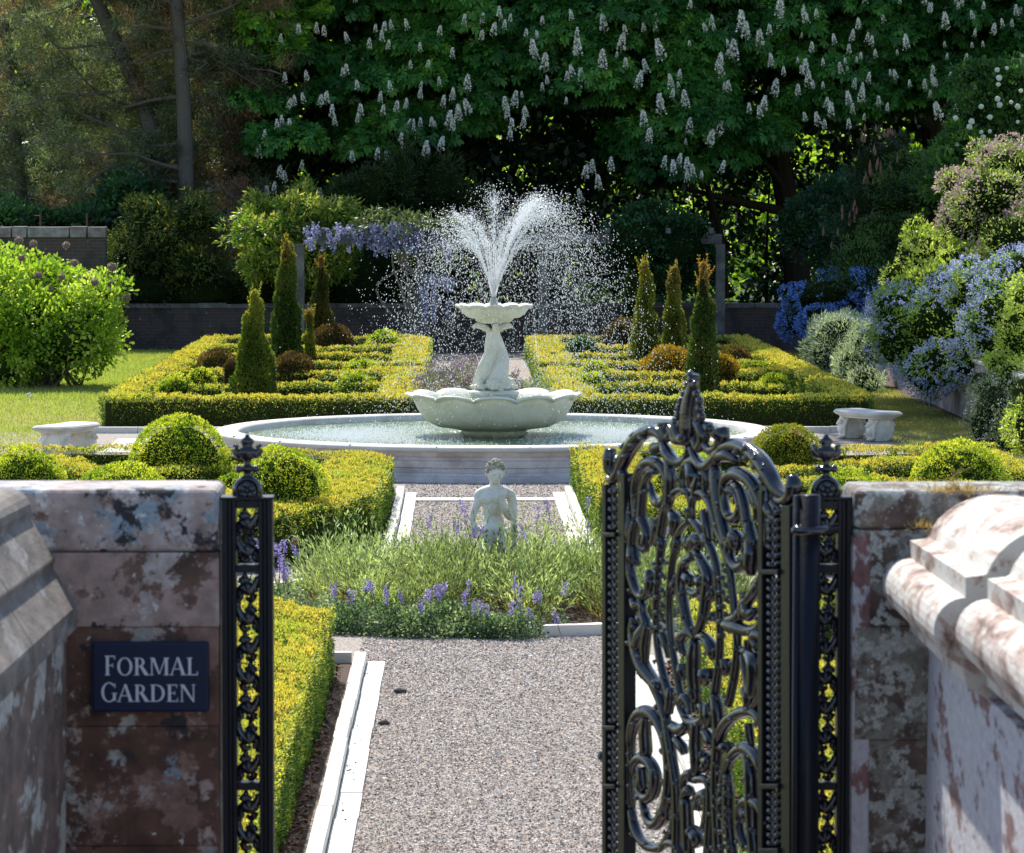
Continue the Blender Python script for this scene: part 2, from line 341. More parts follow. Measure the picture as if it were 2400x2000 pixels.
def hedge(label, pts, wd=.5, h=.6, leaf=.03, dens=1800, top=GOLD, side=SIDE, name='clipped_hedge', grp='clipped parterre hedges', blade=.42):
    tuf = max(.045, leaf*1.7)
    pts = np.array([p[:2] for p in pts], float); mb = MB(); jitter = rng.random()*50
    for a, b2 in zip(pts[:-1], pts[1:]):
        d = unit(b2-a); n = np.array([-d[1], d[0]]); L = np.linalg.norm(b2-a); e = .0
        
        # dark twiggy core
        V, Fq = obox(a-d*.02, b2+d*.02, wd-.20, .0, h-.11); mb.add(V, Fq, (.03, .035, .012), 1)
        for face in ('t', 'l', 'r', 's', 'e'):
            ar = L*wd if face == 't' else (L*h if face in 'lr' else wd*h)
            m_ = int(ar*dens*(1. if face == 't' else .8)); 
            if m_ < 1: continue
            u = rng.random(m_); v_ = rng.random(m_)
            if face == 't':
                P = a+np.outer(u*L, d)+np.outer((v_-.5)*wd, n); z = np.full(m_, h); N = np.tile([0, 0, 1.], (m_, 1))
                z = z-.05*np.abs((v_-.5)*2)**4
            elif face in 'lr':
                s = 1 if face == 'l' else -1; P = a+np.outer(u*L, d)+n*s*wd/2; z = v_*h; N = np.tile([n[0]*s, n[1]*s, .25], (m_, 1))
            else:
                s = -1 if face == 's' else 1; P = (a if s < 0 else b2)+np.outer((u-.5)*wd, n); z = v_*h; N = np.tile([d[0]*s, d[1]*s, .25], (m_, 1))
            P = np.column_stack([P, z]); N = unit(N)
            dsp = (vnoise(P, .35, jitter)-.5)*.09+(vnoise(P, .1, jitter)-.5)*.05-.05*rng.random(m_)**2+.01
            P = P+N*dsp[:, None]
            A = unit(N*.9+rng.normal(0, .55, (m_, 3))+np.array([0, 0, .35]))
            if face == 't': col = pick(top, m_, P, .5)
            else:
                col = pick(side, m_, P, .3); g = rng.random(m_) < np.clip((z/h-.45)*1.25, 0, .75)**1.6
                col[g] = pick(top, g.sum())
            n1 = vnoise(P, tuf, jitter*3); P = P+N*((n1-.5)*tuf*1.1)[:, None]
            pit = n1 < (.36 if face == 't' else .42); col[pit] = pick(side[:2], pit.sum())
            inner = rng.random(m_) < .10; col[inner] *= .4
            cards(mb, P-A*leaf*.5, A, leaf*rng.uniform(.7, 1.4, m_), leaf*blade*rng.uniform(.7, 1.3, m_), col)
    return tag(mb.build(name, [M['leaf'], M['bark']]), label, 'hedge', grp)
def dome(label, px, top, hw, d, pal=GREEN, leaf=.03, dens=3000, zf=1., grp='clipped box domes', low=DOMEDARK, cut=0.):
    c = dp(px, top, d); r = hw*d/F; zt = c[2]; cz = max(zt-r*1.05*zf, .12); rz = zt-cz; mb = MB()
    mb.addm(ellipsoid((c[0], c[1], cz), (r*.8, r*.8, rz*.8), 20, 12), (.02, .03, .008), 1)
    if cz > .15: mb.addm(lathe([(r*.79, 0), (r*.8, cz)], (c[0], c[1], 0), 20), (.02, .03, .008), 1)
    ar = 2*math.pi*r*rz*1.2+2*math.pi*r*cz; n = int(ar*dens); dd = unit(rng.normal(size=(n, 3))); 
    lowm = rng.random(n) < (cz/(cz+rz))*.6
    P = dd*np.array([r, r, rz]); N = unit(dd/np.array([r, r, rz])); P[:, 2] = np.abs(P[:, 2]); N[:, 2] = np.abs(N[:, 2])
    hh = unit(dd*np.array([1, 1, 0.])); P[lowm] = hh[lowm]*r; P[lowm, 2] = -rng.random(lowm.sum())*cz; N[lowm] = hh[lowm]
    P += np.array([c[0], c[1], cz]); P += N*(((vnoise(P, .25)-.5)*.08-.06*rng.random(n)**2+(vnoise(P, .07)-.5)*.03)[:, None])
    n1 = vnoise(P, max(.045, leaf*1.6), d); P += N*((n1-.5)*.05)[:, None]; A = unit(N+rng.normal(0, .7, (n, 3))+np.array([0, 0, .3])); col = pick(pal, n, P, .25)
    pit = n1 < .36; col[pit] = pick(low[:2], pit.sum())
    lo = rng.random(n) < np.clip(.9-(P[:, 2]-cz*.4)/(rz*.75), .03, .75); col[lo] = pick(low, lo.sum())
    cards(mb, P-A*leaf*.4, A, leaf*rng.uniform(.7, 1.3, n), leaf*.5*rng.uniform(.7, 1.3, n), col)
    return tag(mb.build('topiary_dome', [M['leaf'], M['bark']]), label, 'topiary', grp)
def cone(label, px, ytip, hw, d, pal=CONE, tip=((.40, .36, .05, .5), (.46, .26, .08, .5)), leaf=.05):
    c = dp(px, ytip, d); r = hw*d/F; zt = c[2]; n = int(9000*r*zt*2.3); mb = MB()
    prof = lambda z: r*np.clip(1.02-z/zt, 0, 1)**.72*1.1*(1-.10*np.exp(-(z/.25)))
    zs = np.linspace(0, zt*.93, 14); mb.addm(lathe([(float(prof(z))*.66, z) for z in zs], (c[0], c[1], 0), 14), (.015, .02, .006), 1)
    z = zt*rng.random(n)**1.0; th = rng.uniform(0, 6.283, n)
    P = np.stack([np.cos(th), np.sin(th), np.zeros(n)], 1); N = unit(P+np.array([0, 0, .25])); rr = prof(z)
    P = P*rr[:, None]; P[:, 2] = z; P += np.array([c[0], c[1], 0]); P += N*((vnoise(P, .22)-.5)*.16-.06*rng.random(n)**2+(vnoise(P, .08)-.5)*.06)[:, None]
    A = unit(N*.8+rng.normal(0, .4, (n, 3))+np.array([0, 0, .7])); col = pick(pal, n, P, .3)
    tp = (rng.random(n) < .05+.75*np.clip((z/zt-.75)/.25, 0, 1)); col[tp] = pick(list(tip), tp.sum())
    cards(mb, P-A*leaf*.3, A, leaf*rng.uniform(.7, 1.6, n), leaf*.4*rng.uniform(.7, 1.3, n), col)
    # loose leading shoots at the tip
    for k in range(14):
        q = c+np.array([rng.normal(0, .05), rng.normal(0, .05), -rng.random()*.3]); m_ = 26; s = rng.random(m_)*.28
        dirv = unit(np.array([rng.normal(0, .25), rng.normal(0, .25), 1.])); P = q+np.outer(s, dirv)-np.array([0, 0, .1])
        A = unit(dirv+rng.normal(0, .6, (m_, 3))); cards(mb, P, A, leaf*.9, leaf*.35, pick(list(tip)+[(.2, .22, .03, .5)], m_))
    return tag(mb.build('topiary_cone', [M['leaf'], M['bark']]), label, 'topiary', 'clipped yew cones')

G6 = lambda px, py: gp(px, py, .6)
# --- near left of the path
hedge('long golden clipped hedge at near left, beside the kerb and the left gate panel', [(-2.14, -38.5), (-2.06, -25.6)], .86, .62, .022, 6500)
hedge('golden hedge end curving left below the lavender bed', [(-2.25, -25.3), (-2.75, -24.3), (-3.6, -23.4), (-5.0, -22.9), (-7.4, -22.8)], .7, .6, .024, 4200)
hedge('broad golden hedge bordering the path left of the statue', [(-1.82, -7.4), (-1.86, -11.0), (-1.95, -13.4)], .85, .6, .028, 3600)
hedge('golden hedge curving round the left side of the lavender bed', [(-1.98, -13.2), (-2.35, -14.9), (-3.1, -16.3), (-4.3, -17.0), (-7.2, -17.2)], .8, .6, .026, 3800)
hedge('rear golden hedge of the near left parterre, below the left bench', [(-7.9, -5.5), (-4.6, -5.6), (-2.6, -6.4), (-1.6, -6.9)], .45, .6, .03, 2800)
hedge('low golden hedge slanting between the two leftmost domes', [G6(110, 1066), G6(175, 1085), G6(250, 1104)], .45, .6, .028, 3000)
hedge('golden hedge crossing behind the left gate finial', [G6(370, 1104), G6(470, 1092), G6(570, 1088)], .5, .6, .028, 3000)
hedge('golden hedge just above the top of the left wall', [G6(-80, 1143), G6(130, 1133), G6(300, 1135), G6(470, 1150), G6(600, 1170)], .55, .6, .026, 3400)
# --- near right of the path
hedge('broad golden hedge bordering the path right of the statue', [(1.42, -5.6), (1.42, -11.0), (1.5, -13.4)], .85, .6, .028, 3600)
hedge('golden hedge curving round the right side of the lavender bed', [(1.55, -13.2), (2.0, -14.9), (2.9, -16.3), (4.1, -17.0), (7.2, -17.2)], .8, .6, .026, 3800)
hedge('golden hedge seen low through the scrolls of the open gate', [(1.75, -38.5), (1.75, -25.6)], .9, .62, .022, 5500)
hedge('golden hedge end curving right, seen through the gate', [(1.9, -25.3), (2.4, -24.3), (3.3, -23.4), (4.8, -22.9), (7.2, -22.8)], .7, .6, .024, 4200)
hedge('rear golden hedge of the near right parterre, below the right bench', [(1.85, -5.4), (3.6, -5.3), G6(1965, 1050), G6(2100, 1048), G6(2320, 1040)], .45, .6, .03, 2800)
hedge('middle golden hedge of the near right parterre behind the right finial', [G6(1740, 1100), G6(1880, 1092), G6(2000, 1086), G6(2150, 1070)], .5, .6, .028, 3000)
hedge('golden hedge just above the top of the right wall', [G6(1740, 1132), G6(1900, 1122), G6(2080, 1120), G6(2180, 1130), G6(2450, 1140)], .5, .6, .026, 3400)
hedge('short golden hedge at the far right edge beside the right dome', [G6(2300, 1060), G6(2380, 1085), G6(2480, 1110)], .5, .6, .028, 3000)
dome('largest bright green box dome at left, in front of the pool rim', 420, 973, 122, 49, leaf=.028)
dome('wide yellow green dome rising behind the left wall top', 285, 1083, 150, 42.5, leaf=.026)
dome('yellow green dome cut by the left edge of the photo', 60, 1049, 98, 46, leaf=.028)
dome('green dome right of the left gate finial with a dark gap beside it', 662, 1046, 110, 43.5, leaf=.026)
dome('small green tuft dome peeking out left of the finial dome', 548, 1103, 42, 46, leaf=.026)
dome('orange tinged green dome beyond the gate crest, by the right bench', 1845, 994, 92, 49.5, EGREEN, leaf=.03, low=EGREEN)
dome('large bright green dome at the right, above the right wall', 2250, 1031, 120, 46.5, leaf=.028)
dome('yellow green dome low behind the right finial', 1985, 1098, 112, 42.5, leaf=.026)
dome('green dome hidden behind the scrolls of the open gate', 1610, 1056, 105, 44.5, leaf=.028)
# --- far parterre, left and right blocks
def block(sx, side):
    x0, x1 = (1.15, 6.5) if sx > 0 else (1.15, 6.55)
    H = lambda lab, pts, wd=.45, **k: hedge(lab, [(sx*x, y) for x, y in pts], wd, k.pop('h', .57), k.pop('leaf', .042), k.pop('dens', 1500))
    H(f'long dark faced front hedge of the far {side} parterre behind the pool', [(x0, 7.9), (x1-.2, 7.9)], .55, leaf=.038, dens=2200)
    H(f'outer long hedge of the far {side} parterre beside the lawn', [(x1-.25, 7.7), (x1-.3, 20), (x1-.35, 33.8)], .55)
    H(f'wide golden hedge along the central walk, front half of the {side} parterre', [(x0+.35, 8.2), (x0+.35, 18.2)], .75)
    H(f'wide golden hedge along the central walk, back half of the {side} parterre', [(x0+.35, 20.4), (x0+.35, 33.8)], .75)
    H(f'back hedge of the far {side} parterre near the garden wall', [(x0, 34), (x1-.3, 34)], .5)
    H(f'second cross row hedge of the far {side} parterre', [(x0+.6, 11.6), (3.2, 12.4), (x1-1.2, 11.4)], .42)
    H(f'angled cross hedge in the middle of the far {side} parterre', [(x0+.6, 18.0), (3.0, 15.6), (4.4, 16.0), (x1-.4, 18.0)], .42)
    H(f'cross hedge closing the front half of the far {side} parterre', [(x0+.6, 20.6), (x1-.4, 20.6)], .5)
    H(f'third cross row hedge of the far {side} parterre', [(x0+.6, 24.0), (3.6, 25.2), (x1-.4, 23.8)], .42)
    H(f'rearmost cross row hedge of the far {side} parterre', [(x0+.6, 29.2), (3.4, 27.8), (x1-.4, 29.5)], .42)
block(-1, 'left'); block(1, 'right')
FG = 'clipped box domes'
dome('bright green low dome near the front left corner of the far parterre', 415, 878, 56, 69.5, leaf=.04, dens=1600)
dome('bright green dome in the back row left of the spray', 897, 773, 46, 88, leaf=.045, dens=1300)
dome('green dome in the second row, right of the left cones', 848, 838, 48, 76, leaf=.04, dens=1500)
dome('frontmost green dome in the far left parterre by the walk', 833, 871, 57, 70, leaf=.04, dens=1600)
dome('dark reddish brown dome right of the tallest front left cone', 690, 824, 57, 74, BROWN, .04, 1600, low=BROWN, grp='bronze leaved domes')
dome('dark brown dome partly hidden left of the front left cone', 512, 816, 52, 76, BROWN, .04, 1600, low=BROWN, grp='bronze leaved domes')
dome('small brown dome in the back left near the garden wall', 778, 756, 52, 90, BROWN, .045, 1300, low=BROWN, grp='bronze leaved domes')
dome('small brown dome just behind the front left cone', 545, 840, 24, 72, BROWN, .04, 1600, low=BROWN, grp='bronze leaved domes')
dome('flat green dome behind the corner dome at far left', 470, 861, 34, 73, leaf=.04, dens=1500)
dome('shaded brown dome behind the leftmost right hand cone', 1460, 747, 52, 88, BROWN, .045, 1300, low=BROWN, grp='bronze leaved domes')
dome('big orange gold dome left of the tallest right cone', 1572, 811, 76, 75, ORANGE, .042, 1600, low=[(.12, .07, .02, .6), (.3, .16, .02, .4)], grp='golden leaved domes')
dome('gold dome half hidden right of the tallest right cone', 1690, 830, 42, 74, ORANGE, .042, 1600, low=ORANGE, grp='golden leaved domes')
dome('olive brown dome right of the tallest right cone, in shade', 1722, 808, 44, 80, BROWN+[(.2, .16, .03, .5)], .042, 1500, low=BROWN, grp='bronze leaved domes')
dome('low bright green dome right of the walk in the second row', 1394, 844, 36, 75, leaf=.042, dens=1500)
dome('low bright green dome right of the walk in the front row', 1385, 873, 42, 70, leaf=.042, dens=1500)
dome('dark green shaded dome right of the walk in the back row', 1362, 788, 42, 84, [(.03, .09, .02, .5), (.05, .14, .03, .5)], .045, 1300)  # shade on this dome is put into its darker leaf colours
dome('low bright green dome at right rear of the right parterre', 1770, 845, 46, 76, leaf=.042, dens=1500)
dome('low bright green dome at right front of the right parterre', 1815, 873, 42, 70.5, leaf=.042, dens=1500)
WARM = [(.07, .11, .02, .3), (.17, .21, .03, .4), (.34, .34, .06, .3)]
cone('olive green clipped cone, frontmost and shortest of the big left ones', 595, 682, 56, 68.5, [(.06, .11, .02, .3), (.15, .21, .03, .4), (.28, .32, .05, .3)], ((.42, .42, .06, .8), (.4, .26, .08, .2)))
cone('tall dark green narrow cone, tallest on the left side', 672, 566, 41, 81)
cone('brown tipped cone at back left, between wisteria and wall', 752, 604, 34, 91, [(.05, .08, .015, .5), (.12, .12, .02, .3), (.25, .14, .05, .2)], ((.38, .18, .07, .7), (.3, .2, .05, .3)))
cone('smallest narrow cone at left, beside the tall dark one', 724, 726, 19, 83, WARM)
cone('tallest right cone with rusty orange tip, just behind the front hedge', 1648, 618, 42, 68.5, tip=((.50, .22, .08, .7), (.4, .3, .06, .3)))
cone('right hand cone in the middle with a reddish green tip', 1580, 628, 33, 83, WARM, ((.45, .25, .09, .6), (.35, .3, .06, .4)))
cone('right hand cone with bright yellow tip, nearest the fountain', 1512, 613, 37, 81, WARM, ((.5, .42, .05, .8), (.4, .2, .06, .2)))
cone('dark shaded cone behind the yellow tipped right cone', 1478, 645, 26, 90, [(.03, .06, .015, .5), (.05, .09, .02, .5)], ((.08, .12, .02, 1),))  # darker palette than the other cones, painting in its shade

# ------------------------------------------------------------------ pool
pool = thing('fountain_pool', 'large round pale stone pool with moulded wall around the fountain', 'pool')
N = 120
mb = MB(); mb.addm(lathe([(3.80, .30), (3.80, .47), (3.84, .50), (4.10, .50), (4.16, .485), (4.18, .455), (4.15, .425), (4.08, .415)], n=N)); mbc = mb
mb = MB(); mb.addm(lathe([(4.08, .418), (4.05, .36), (4.02, .33), (4.03, .30), (4.06, .285), (4.06, .20), (4.03, .185), (4.03, .13)], n=N)); under(pool, mb.build('pool_wall', M['pool'], smooth=False))
mb = MB(); mb.addm(lathe([(4.03, .132), (4.08, .12), (4.10, .09), (4.16, .07), (4.17, .0), (4.17, -.05)], n=N)); under(pool, mb.build('plinth', M['pool'], smooth=False))
mb = MB(); mb.addm(lathe([(3.80, .36), (3.80, -.02), (.01, -.02)], n=N)); under(pool, mb.build('basin_floor', M['pool']))
mbc.n = mbc.n
for i in range(20):
    a = 2*math.pi*(i+.35)/20; d_ = np.array([math.cos(a), math.sin(a)]); mbc.addm(obox(d_*3.85, d_*4.165, .006, .47, .5012), None, 1)
_j = newmat('joint')[0]; _j.node_tree.nodes['Principled BSDF'].inputs['Base Color'].default_value = (.28, .25, .21, 1)
under(pool, mbc.build('coping', [M['stone'], _j], smooth=True))
m, t, b = newmat('pool_water'); v = coords(t)
b.inputs['Base Color'].default_value = (.19, .27, .13, 1); b.inputs['Roughness'].default_value = .12; b.inputs['IOR'].default_value = 1.33; b.inputs['Specular IOR Level'].default_value = .8
sep = nd(t, 'ShaderNodeMath', operation='ADD'); t.links.new(noise(t, coords(t, (1, .7, 1)), 7, 5, .65), sep.inputs[0])
n2 = noise(t, v, 26, 3, .6); t.links.new(n2, sep.inputs[1]); bump(t, b, sep.outputs[0], 1.0, .05)
mb = MB(); n = 100
g = [(0.02, .395)]+[(r, .395) for r in np.linspace(.3, 3.81, 12)]; mb.addm(lathe(g, n=n)); tag(mb.build('water', m, smooth=True), kind='structure')

# ------------------------------------------------------------------ fountain
ft = thing('fountain', 'white stone two tiered fountain with petal bowls and twisted dolphins', 'fountain', (0, 0, .36))
NP = 12
def petal(t, pw=.5): return abs(math.sin(NP*t/2+math.pi/2))**pw     # 1 mid petal, 0 at notch; notch at +-15 deg from front
off = math.pi/2
def bowl(prof_out, prof_in, rim, lip):
    """outer profile up to rim, scalloped lip that curls out, inner profile down"""
    pr = prof_out+[(rim[0]*.97, rim[1]-.03), (rim[0]+lip, rim[1]-.02), (rim[0]+lip*1.1, rim[1]+.0), (rim[0]+lip*.6, rim[1]+.018), (rim[0]*.95, rim[1]+.0)]+prof_in
    k0, k1 = len(prof_out), len(prof_out)+5
    def mod(k, r, z, t):
        p = petal(t-off, .55); u = min(1, k/max(1, k0)) if k < k1 else max(0, 1-(k-k1+1)/max(1, len(prof_in)))
        s = u*u if k < k1 else u
        rr = r*(1-.08*(1-p)*min(1, .28*min(1, u*2.5)+.72*s))+(.0 if k < k1 else 0); zz = z-.075*(rim[0]/1.25)*(1-p)*s*(1 if k >= 1 else 0)
        return rr, zz
    return lathe(pr, n=NP*20, mod=mod)
m, t, b = newmat('fountain_stone'); v = coords(t)
c = ramp(t, noise(t, v, 2.5, 6), [(.35, (.62, .59, .48)), (.6, (.74, .71, .63))])
sz = nd(t, 'ShaderNodeSeparateXYZ'); t.links.new(v, sz.inputs[0])
zz_ = ramp(t, sz.outputs[2], [(.45, (1, 1, 1)), (.66, (0, 0, 0))])
al = nd(t, 'ShaderNodeMath', operation='MULTIPLY'); t.links.new(zz_, al.inputs[0]); t.links.new(ramp(t, noise(t, v, 9, 5), [(.3, (.25, .25, .25)), (.6, (.9, .9, .9))]), al.inputs[1])
c = mixc(t, al.outputs[0], c, (.30, .30, .17))
vs = ramp(t, noise(t, coords(t, (14, 14, 1.5)), 1, 4), [(.55, (0, 0, 0)), (.75, (.35, .35, .35))]); c = mixc(t, vs, c, (.42, .41, .31))
spk = ramp(t, noise(t, v, 38, 2), [(.69, (0, 0, 0)), (.74, (.8, .8, .8))]); c = mixc(t, spk, c, (.13, .10, .06))
t.links.new(c, b.inputs['Base Color']); b.inputs['Roughness'].default_value = .55; bump(t, b, noise(t, v, 30, 5), .2, .01); M['font'] = m
mb = MB(); mb.addm(lathe([(.45, .30), (.455, .40), (.50, .42), (.51, .44), (.475, .452), (.49, .475), (.57, .495), (.60, .51)], n=64)); under(ft, mb.build('foot', M['font'], smooth=True))
mb = MB(); mb.addm(bowl([(.59, .50), (.84, .535), (.97, .60), (1.08, .70), (1.15, .81), (1.19, .90), (1.225, .98)], [(1.14, .98), (1.05, .93), (.9, .88), (.5, .86), (.02, .86)], (1.25, 1.03), .07)); under(ft, mb.build('lower_bowl', M['font'], smooth=True))
mb = MB(); mb.addm(lathe([(1.12, .965), (.36, .966), (.02, .966)], n=60)); under(ft, mb.build('bowl_water', m if False else bpy.data.materials['pool_water'], smooth=True))
mb = MB(); mb.addm(bowl([(.06, 2.06), (.20, 2.07), (.27, 2.10), (.285, 2.145), (.40, 2.165), (.47, 2.22), (.515, 2.29)], [(.46, 2.32), (.3, 2.28), (.02, 2.27)], (.535, 2.345), .045)); under(ft, mb.build('upper_bowl', M['font'], smooth=True))
mb = MB(); mb.addm(lathe([(.30, .90), (.36, 1.0), (.38, 1.03), (.37, 1.06), (.30, 1.075), (.01, 1.08)], n=40)); under(ft, mb.build('pedestal', M['font'], smooth=True))
# twisted dolphins: three tapering bodies wound round each other, heads down
dol = MB(); H0, H1 = 1.1, 1.98
for k in range(3):
    pts = []; rad = []
    for s in np.linspace(0, 1, 26):
        a = -math.pi/2+k*2*math.pi/3+s*2.6; rr = .125*(1-s)**.9*(1+.25*math.sin(s*3.1))+.035; pts.append((rr*math.cos(a), rr*math.sin(a), H0+(H1-H0)*s)); rad.append(.098*(1-s)**.8+.046)
    dol.addm(tube(pts, rad, 16)); rdg = [(p[0]*(1+rad[i]/max(.03, math.hypot(p[0], p[1]))), p[1]*(1+rad[i]/max(.03, math.hypot(p[0], p[1]))), p[2]) for i, p in enumerate(pts)]; dol.addm(tube(rdg[3:], [.016, .012, .008], 6))
    a = -math.pi/2+k*2*math.pi/3; u = np.array([math.cos(a), math.sin(a), 0]); w_ = np.array([-math.sin(a), math.cos(a), 0])
    rot = np.column_stack([u, w_, [0, 0, 1]])
    dol.addm(ellipsoid(u*.22+[0, 0, 1.17], (.13, .115, .10), rot=rot)); dol.addm(ellipsoid([0, 0, 1.12], (.2, .2, .07))); dol.addm(ellipsoid(u*.33+[0, 0, 1.115], (.09, .055, .035), rot=rot))   # head, snout
    for s_ in (-1, 1): dol.addm(ellipsoid(u*.28+w_*s_*.085+[0, 0, 1.215], (.03, .025, .03))); dol.addm(ellipsoid(u*.18+w_*s_*.17+[0, 0, 1.13], (.06, .09, .045), rot=rot)); dol.addm(ellipsoid(u*.13+w_*s_*.2+[0, 0, 1.2], (.05, .05, .06), rot=rot))
    a2 = a+2.6; u2 = np.array([math.cos(a2), math.sin(a2), 0]); w2 = np.array([-math.sin(a2), math.cos(a2), 0]); rot = np.column_stack([u2, w2, [0, 0, 1]])
    for s_ in (-1, 1): dol.addm(tube(smoothline([u2*.03+[0, 0, 1.93], u2*.13+w2*s_*.05+[0, 0, 2.0], u2*.24+w2*s_*.10+[0, 0, 2.035], u2*.33+w2*s_*.14+[0, 0, 2.01]], 4), [.04, .05, .045, .012], 8))
    dol.addm(tube([u2*.11+[0, 0, 1.52-.1*k], u2*.17+[0, 0, 1.6-.1*k], u2*.19+[0, 0, 1.66-.1*k]], [.03, .02, .004], 6))
dol.addm(lathe([(.09, 1.5), (.075, 1.9), (.085, 2.0), (.2, 2.055), (.2, 2.08), (.01, 2.09)], n=20))
o = under(ft, dol.build('dolphin_column', M['font'], smooth=True)); md = o.modifiers.new('r', 'REMESH'); md.mode = 'VOXEL'; md.voxel_size = .009; md.use_smooth_shade = True
sm = o.modifiers.new('s', 'SMOOTH'); sm.iterations = 1; sm.factor = .5
mb = MB(); mb.addm(lathe([(.06, 2.28), (.062, 2.42), (.05, 2.45), (.01, 2.452)], n=20)); under(ft, mb.build('nozzle', stonemat('wet_metal', (.3, .33, .3), (.2, .24, .2), (.45, .47, .45), 20), smooth=True))

# water spray: ballistic drops
m, t, b = newmat('spray_water'); b.inputs['Base Color'].default_value = (.93, .96, 1, 1); b.inputs['Roughness'].default_value = .12; b.inputs['Specular IOR Level'].default_value = 1
tr = nd(t, 'ShaderNodeBsdfTranslucent'); tr.inputs[0].default_value = (1, 1, 1, 1); ms = nd(t, 'ShaderNodeMixShader'); ms.inputs[0].default_value = .55
t.links.new(b.outputs[0], ms.inputs[1]); t.links.new(tr.outputs[0], ms.inputs[2]); t.links.new(ms.outputs[0], t.nodes['Material Output'].inputs[0]); M['drop'] = m
OCT = np.array([(1, 0, 0), (-1, 0, 0), (0, 1, 0), (0, -1, 0), (0, 0, 1), (0, 0, -1.)]); OF = np.array([(0, 2, 4), (2, 1, 4), (1, 3, 4), (3, 0, 4), (2, 0, 5), (1, 2, 5), (3, 1, 5), (0, 3, 5)])
def drops(mb, P, D, r, el):
    n = len(P); D = unit(D); A = unit(np.cross(D, rng.normal(size=(n, 3)))); B = np.cross(D, A)
    r = np.broadcast_to(r, n)[:, None, None]; el = np.broadcast_to(el, n)[:, None, None]
    V = P[:, None]+r*(OCT[None, :, :1]*A[:, None]+OCT[None, :, 1:2]*B[:, None]+el*OCT[None, :, 2:]*D[:, None])
    mb.add(V.reshape(-1, 3), (OF[None]+6*np.arange(n)[:, None, None]).reshape(-1, 3))
g_ = 9.81; z0 = 2.45; jets = []
#        azimuth deg, apex height, landing radius, weight
for az, ap, lr, wt in [(90, 3.98, .35, .8), (-10, 3.9, 1.6, 1.7), (8, 3.82, 1.3, 1.2), (-18, 3.7, 1.95, .9), (28, 3.75, 1.6, .8), (60, 3.6, 1.3, .6), (-35, 3.65, 1.5, .9), (150, 3.65, 1.0, .7), (172, 3.66, 1.4, .8), (190, 3.45, 1.3, .7),
                       (215, 3.3, 1.4, .8), (250, 3.3, .9, .5), (290, 3.4, 1.0, .5), (120, 3.5, 1.0, .5), (330, 3.3, 1.6, .6)]:
    jets.append((R(az), ap, lr, wt))
mb = MB()
for az, ap, lr, wt in jets:
    vz = math.sqrt(2*g_*(ap-z0)); tt = vz/g_+math.sqrt(2*(ap-.4)/g_); vr = lr/tt*1.15
    for phase in range(2):
        n = int(2100*wt) if phase else int(430*wt)
        tm = (rng.random(n)**.62*tt*1.0) if phase else rng.random(n)*vz/g_*1.0
        spread = .05+.27*(tm/tt) if phase else .014+.12*(tm/tt)
        vv = np.stack([vr*math.cos(az)+rng.normal(0, 1, n)*spread*1.6, vr*math.sin(az)+rng.normal(0, 1, n)*spread*1.6, vz*(1+rng.normal(0, .035 if phase else .02, n))], 1)
        P = np.array([0, 0, z0])+vv*tm[:, None]; P[:, 2] -= .5*g_*tm**2; D = vv.copy(); D[:, 2] -= g_*tm
        k = P[:, 2] > .4; P, D = P[k], D[k]; n = len(P)
        drops(mb, P, D, rng.uniform(.0022, .0068, n)*(1 if phase else .75), rng.uniform(1.3, 2.8, n)*(1 if phase else 2.4))
# fine mist of drops in the fan
n = 4200; tm = rng.random(n)*1.3; az = rng.uniform(0, 6.283, n); vr = rng.uniform(.1, 1.1, n); vz = rng.uniform(2.2, 5.3, n)
P = np.stack([vr*np.cos(az)*tm, vr*np.sin(az)*tm, z0+vz*tm-.5*g_*tm**2], 1); k = P[:, 2] > .42
D = np.stack([vr*np.cos(az), vr*np.sin(az), vz-g_*tm], 1); drops(mb, P[k], D[k], rng.uniform(.002, .0045, k.sum()), 1.8)
# threads from the nozzle and off the upper bowl
for k in range(22):
    a = rng.uniform(0, 6.28); s = rng.uniform(.04, .30)*rng.choice([1, 1, .5]); Q = [(math.cos(a)*s*u*.9+.02*math.cos(a), math.sin(a)*s*u*.9, z0+.9*u*(1-.10*u)) for u in np.linspace(0, 1, 7)]
    mb.addm(tube(Q, [.006, .0045, .001], 5))
for a in (-.1, -.35, -.7, .15, -2.9, -1.1):
    for k in range(26): 
        u = k/26+rng.random()*.03; P = np.array([[math.cos(a)*(.58+.10*u), math.sin(a)*(.58+.10*u), 2.33-.5*u-1.0*u*u]])
        drops(mb, P+rng.normal(0, .006, (1, 3)), np.array([[0, 0, -1.]]), rng.uniform(.004, .008), 2.2)
tag(mb.build('water_spray', M['drop']), 'white sunlit jets and falling drops above the fountain', 'spray', kind='stuff')
mb = MB(); n = 22000; a = rng.choice([0, math.pi], n, p=[.5, .5])+rng.normal(0, .55, n); r = np.clip(rng.normal(2.2, .55, n), 1.05, 3.7)
P = np.stack([r*np.cos(a), r*np.sin(a), .397+np.abs(rng.normal(0, .018, n))], 1); drops(mb, P, np.tile([0, 0, 1.], (n, 1)), rng.uniform(.003, .0085, n), rng.uniform(.4, 2, n))
n = 1200; a = rng.uniform(0, 6.28, n); r = 1.2*np.sqrt(rng.random(n)); P = np.stack([r*np.cos(a), r*np.sin(a), .975+np.abs(rng.normal(0, .05, n))], 1)
drops(mb, P, np.tile([0, 0, 1.], (n, 1)), rng.uniform(.003, .006, n), 1.5)
tag(mb.build('water_splash', M['drop']), 'sparkling splashes where the spray lands on the pool water', 'splash', kind='stuff')

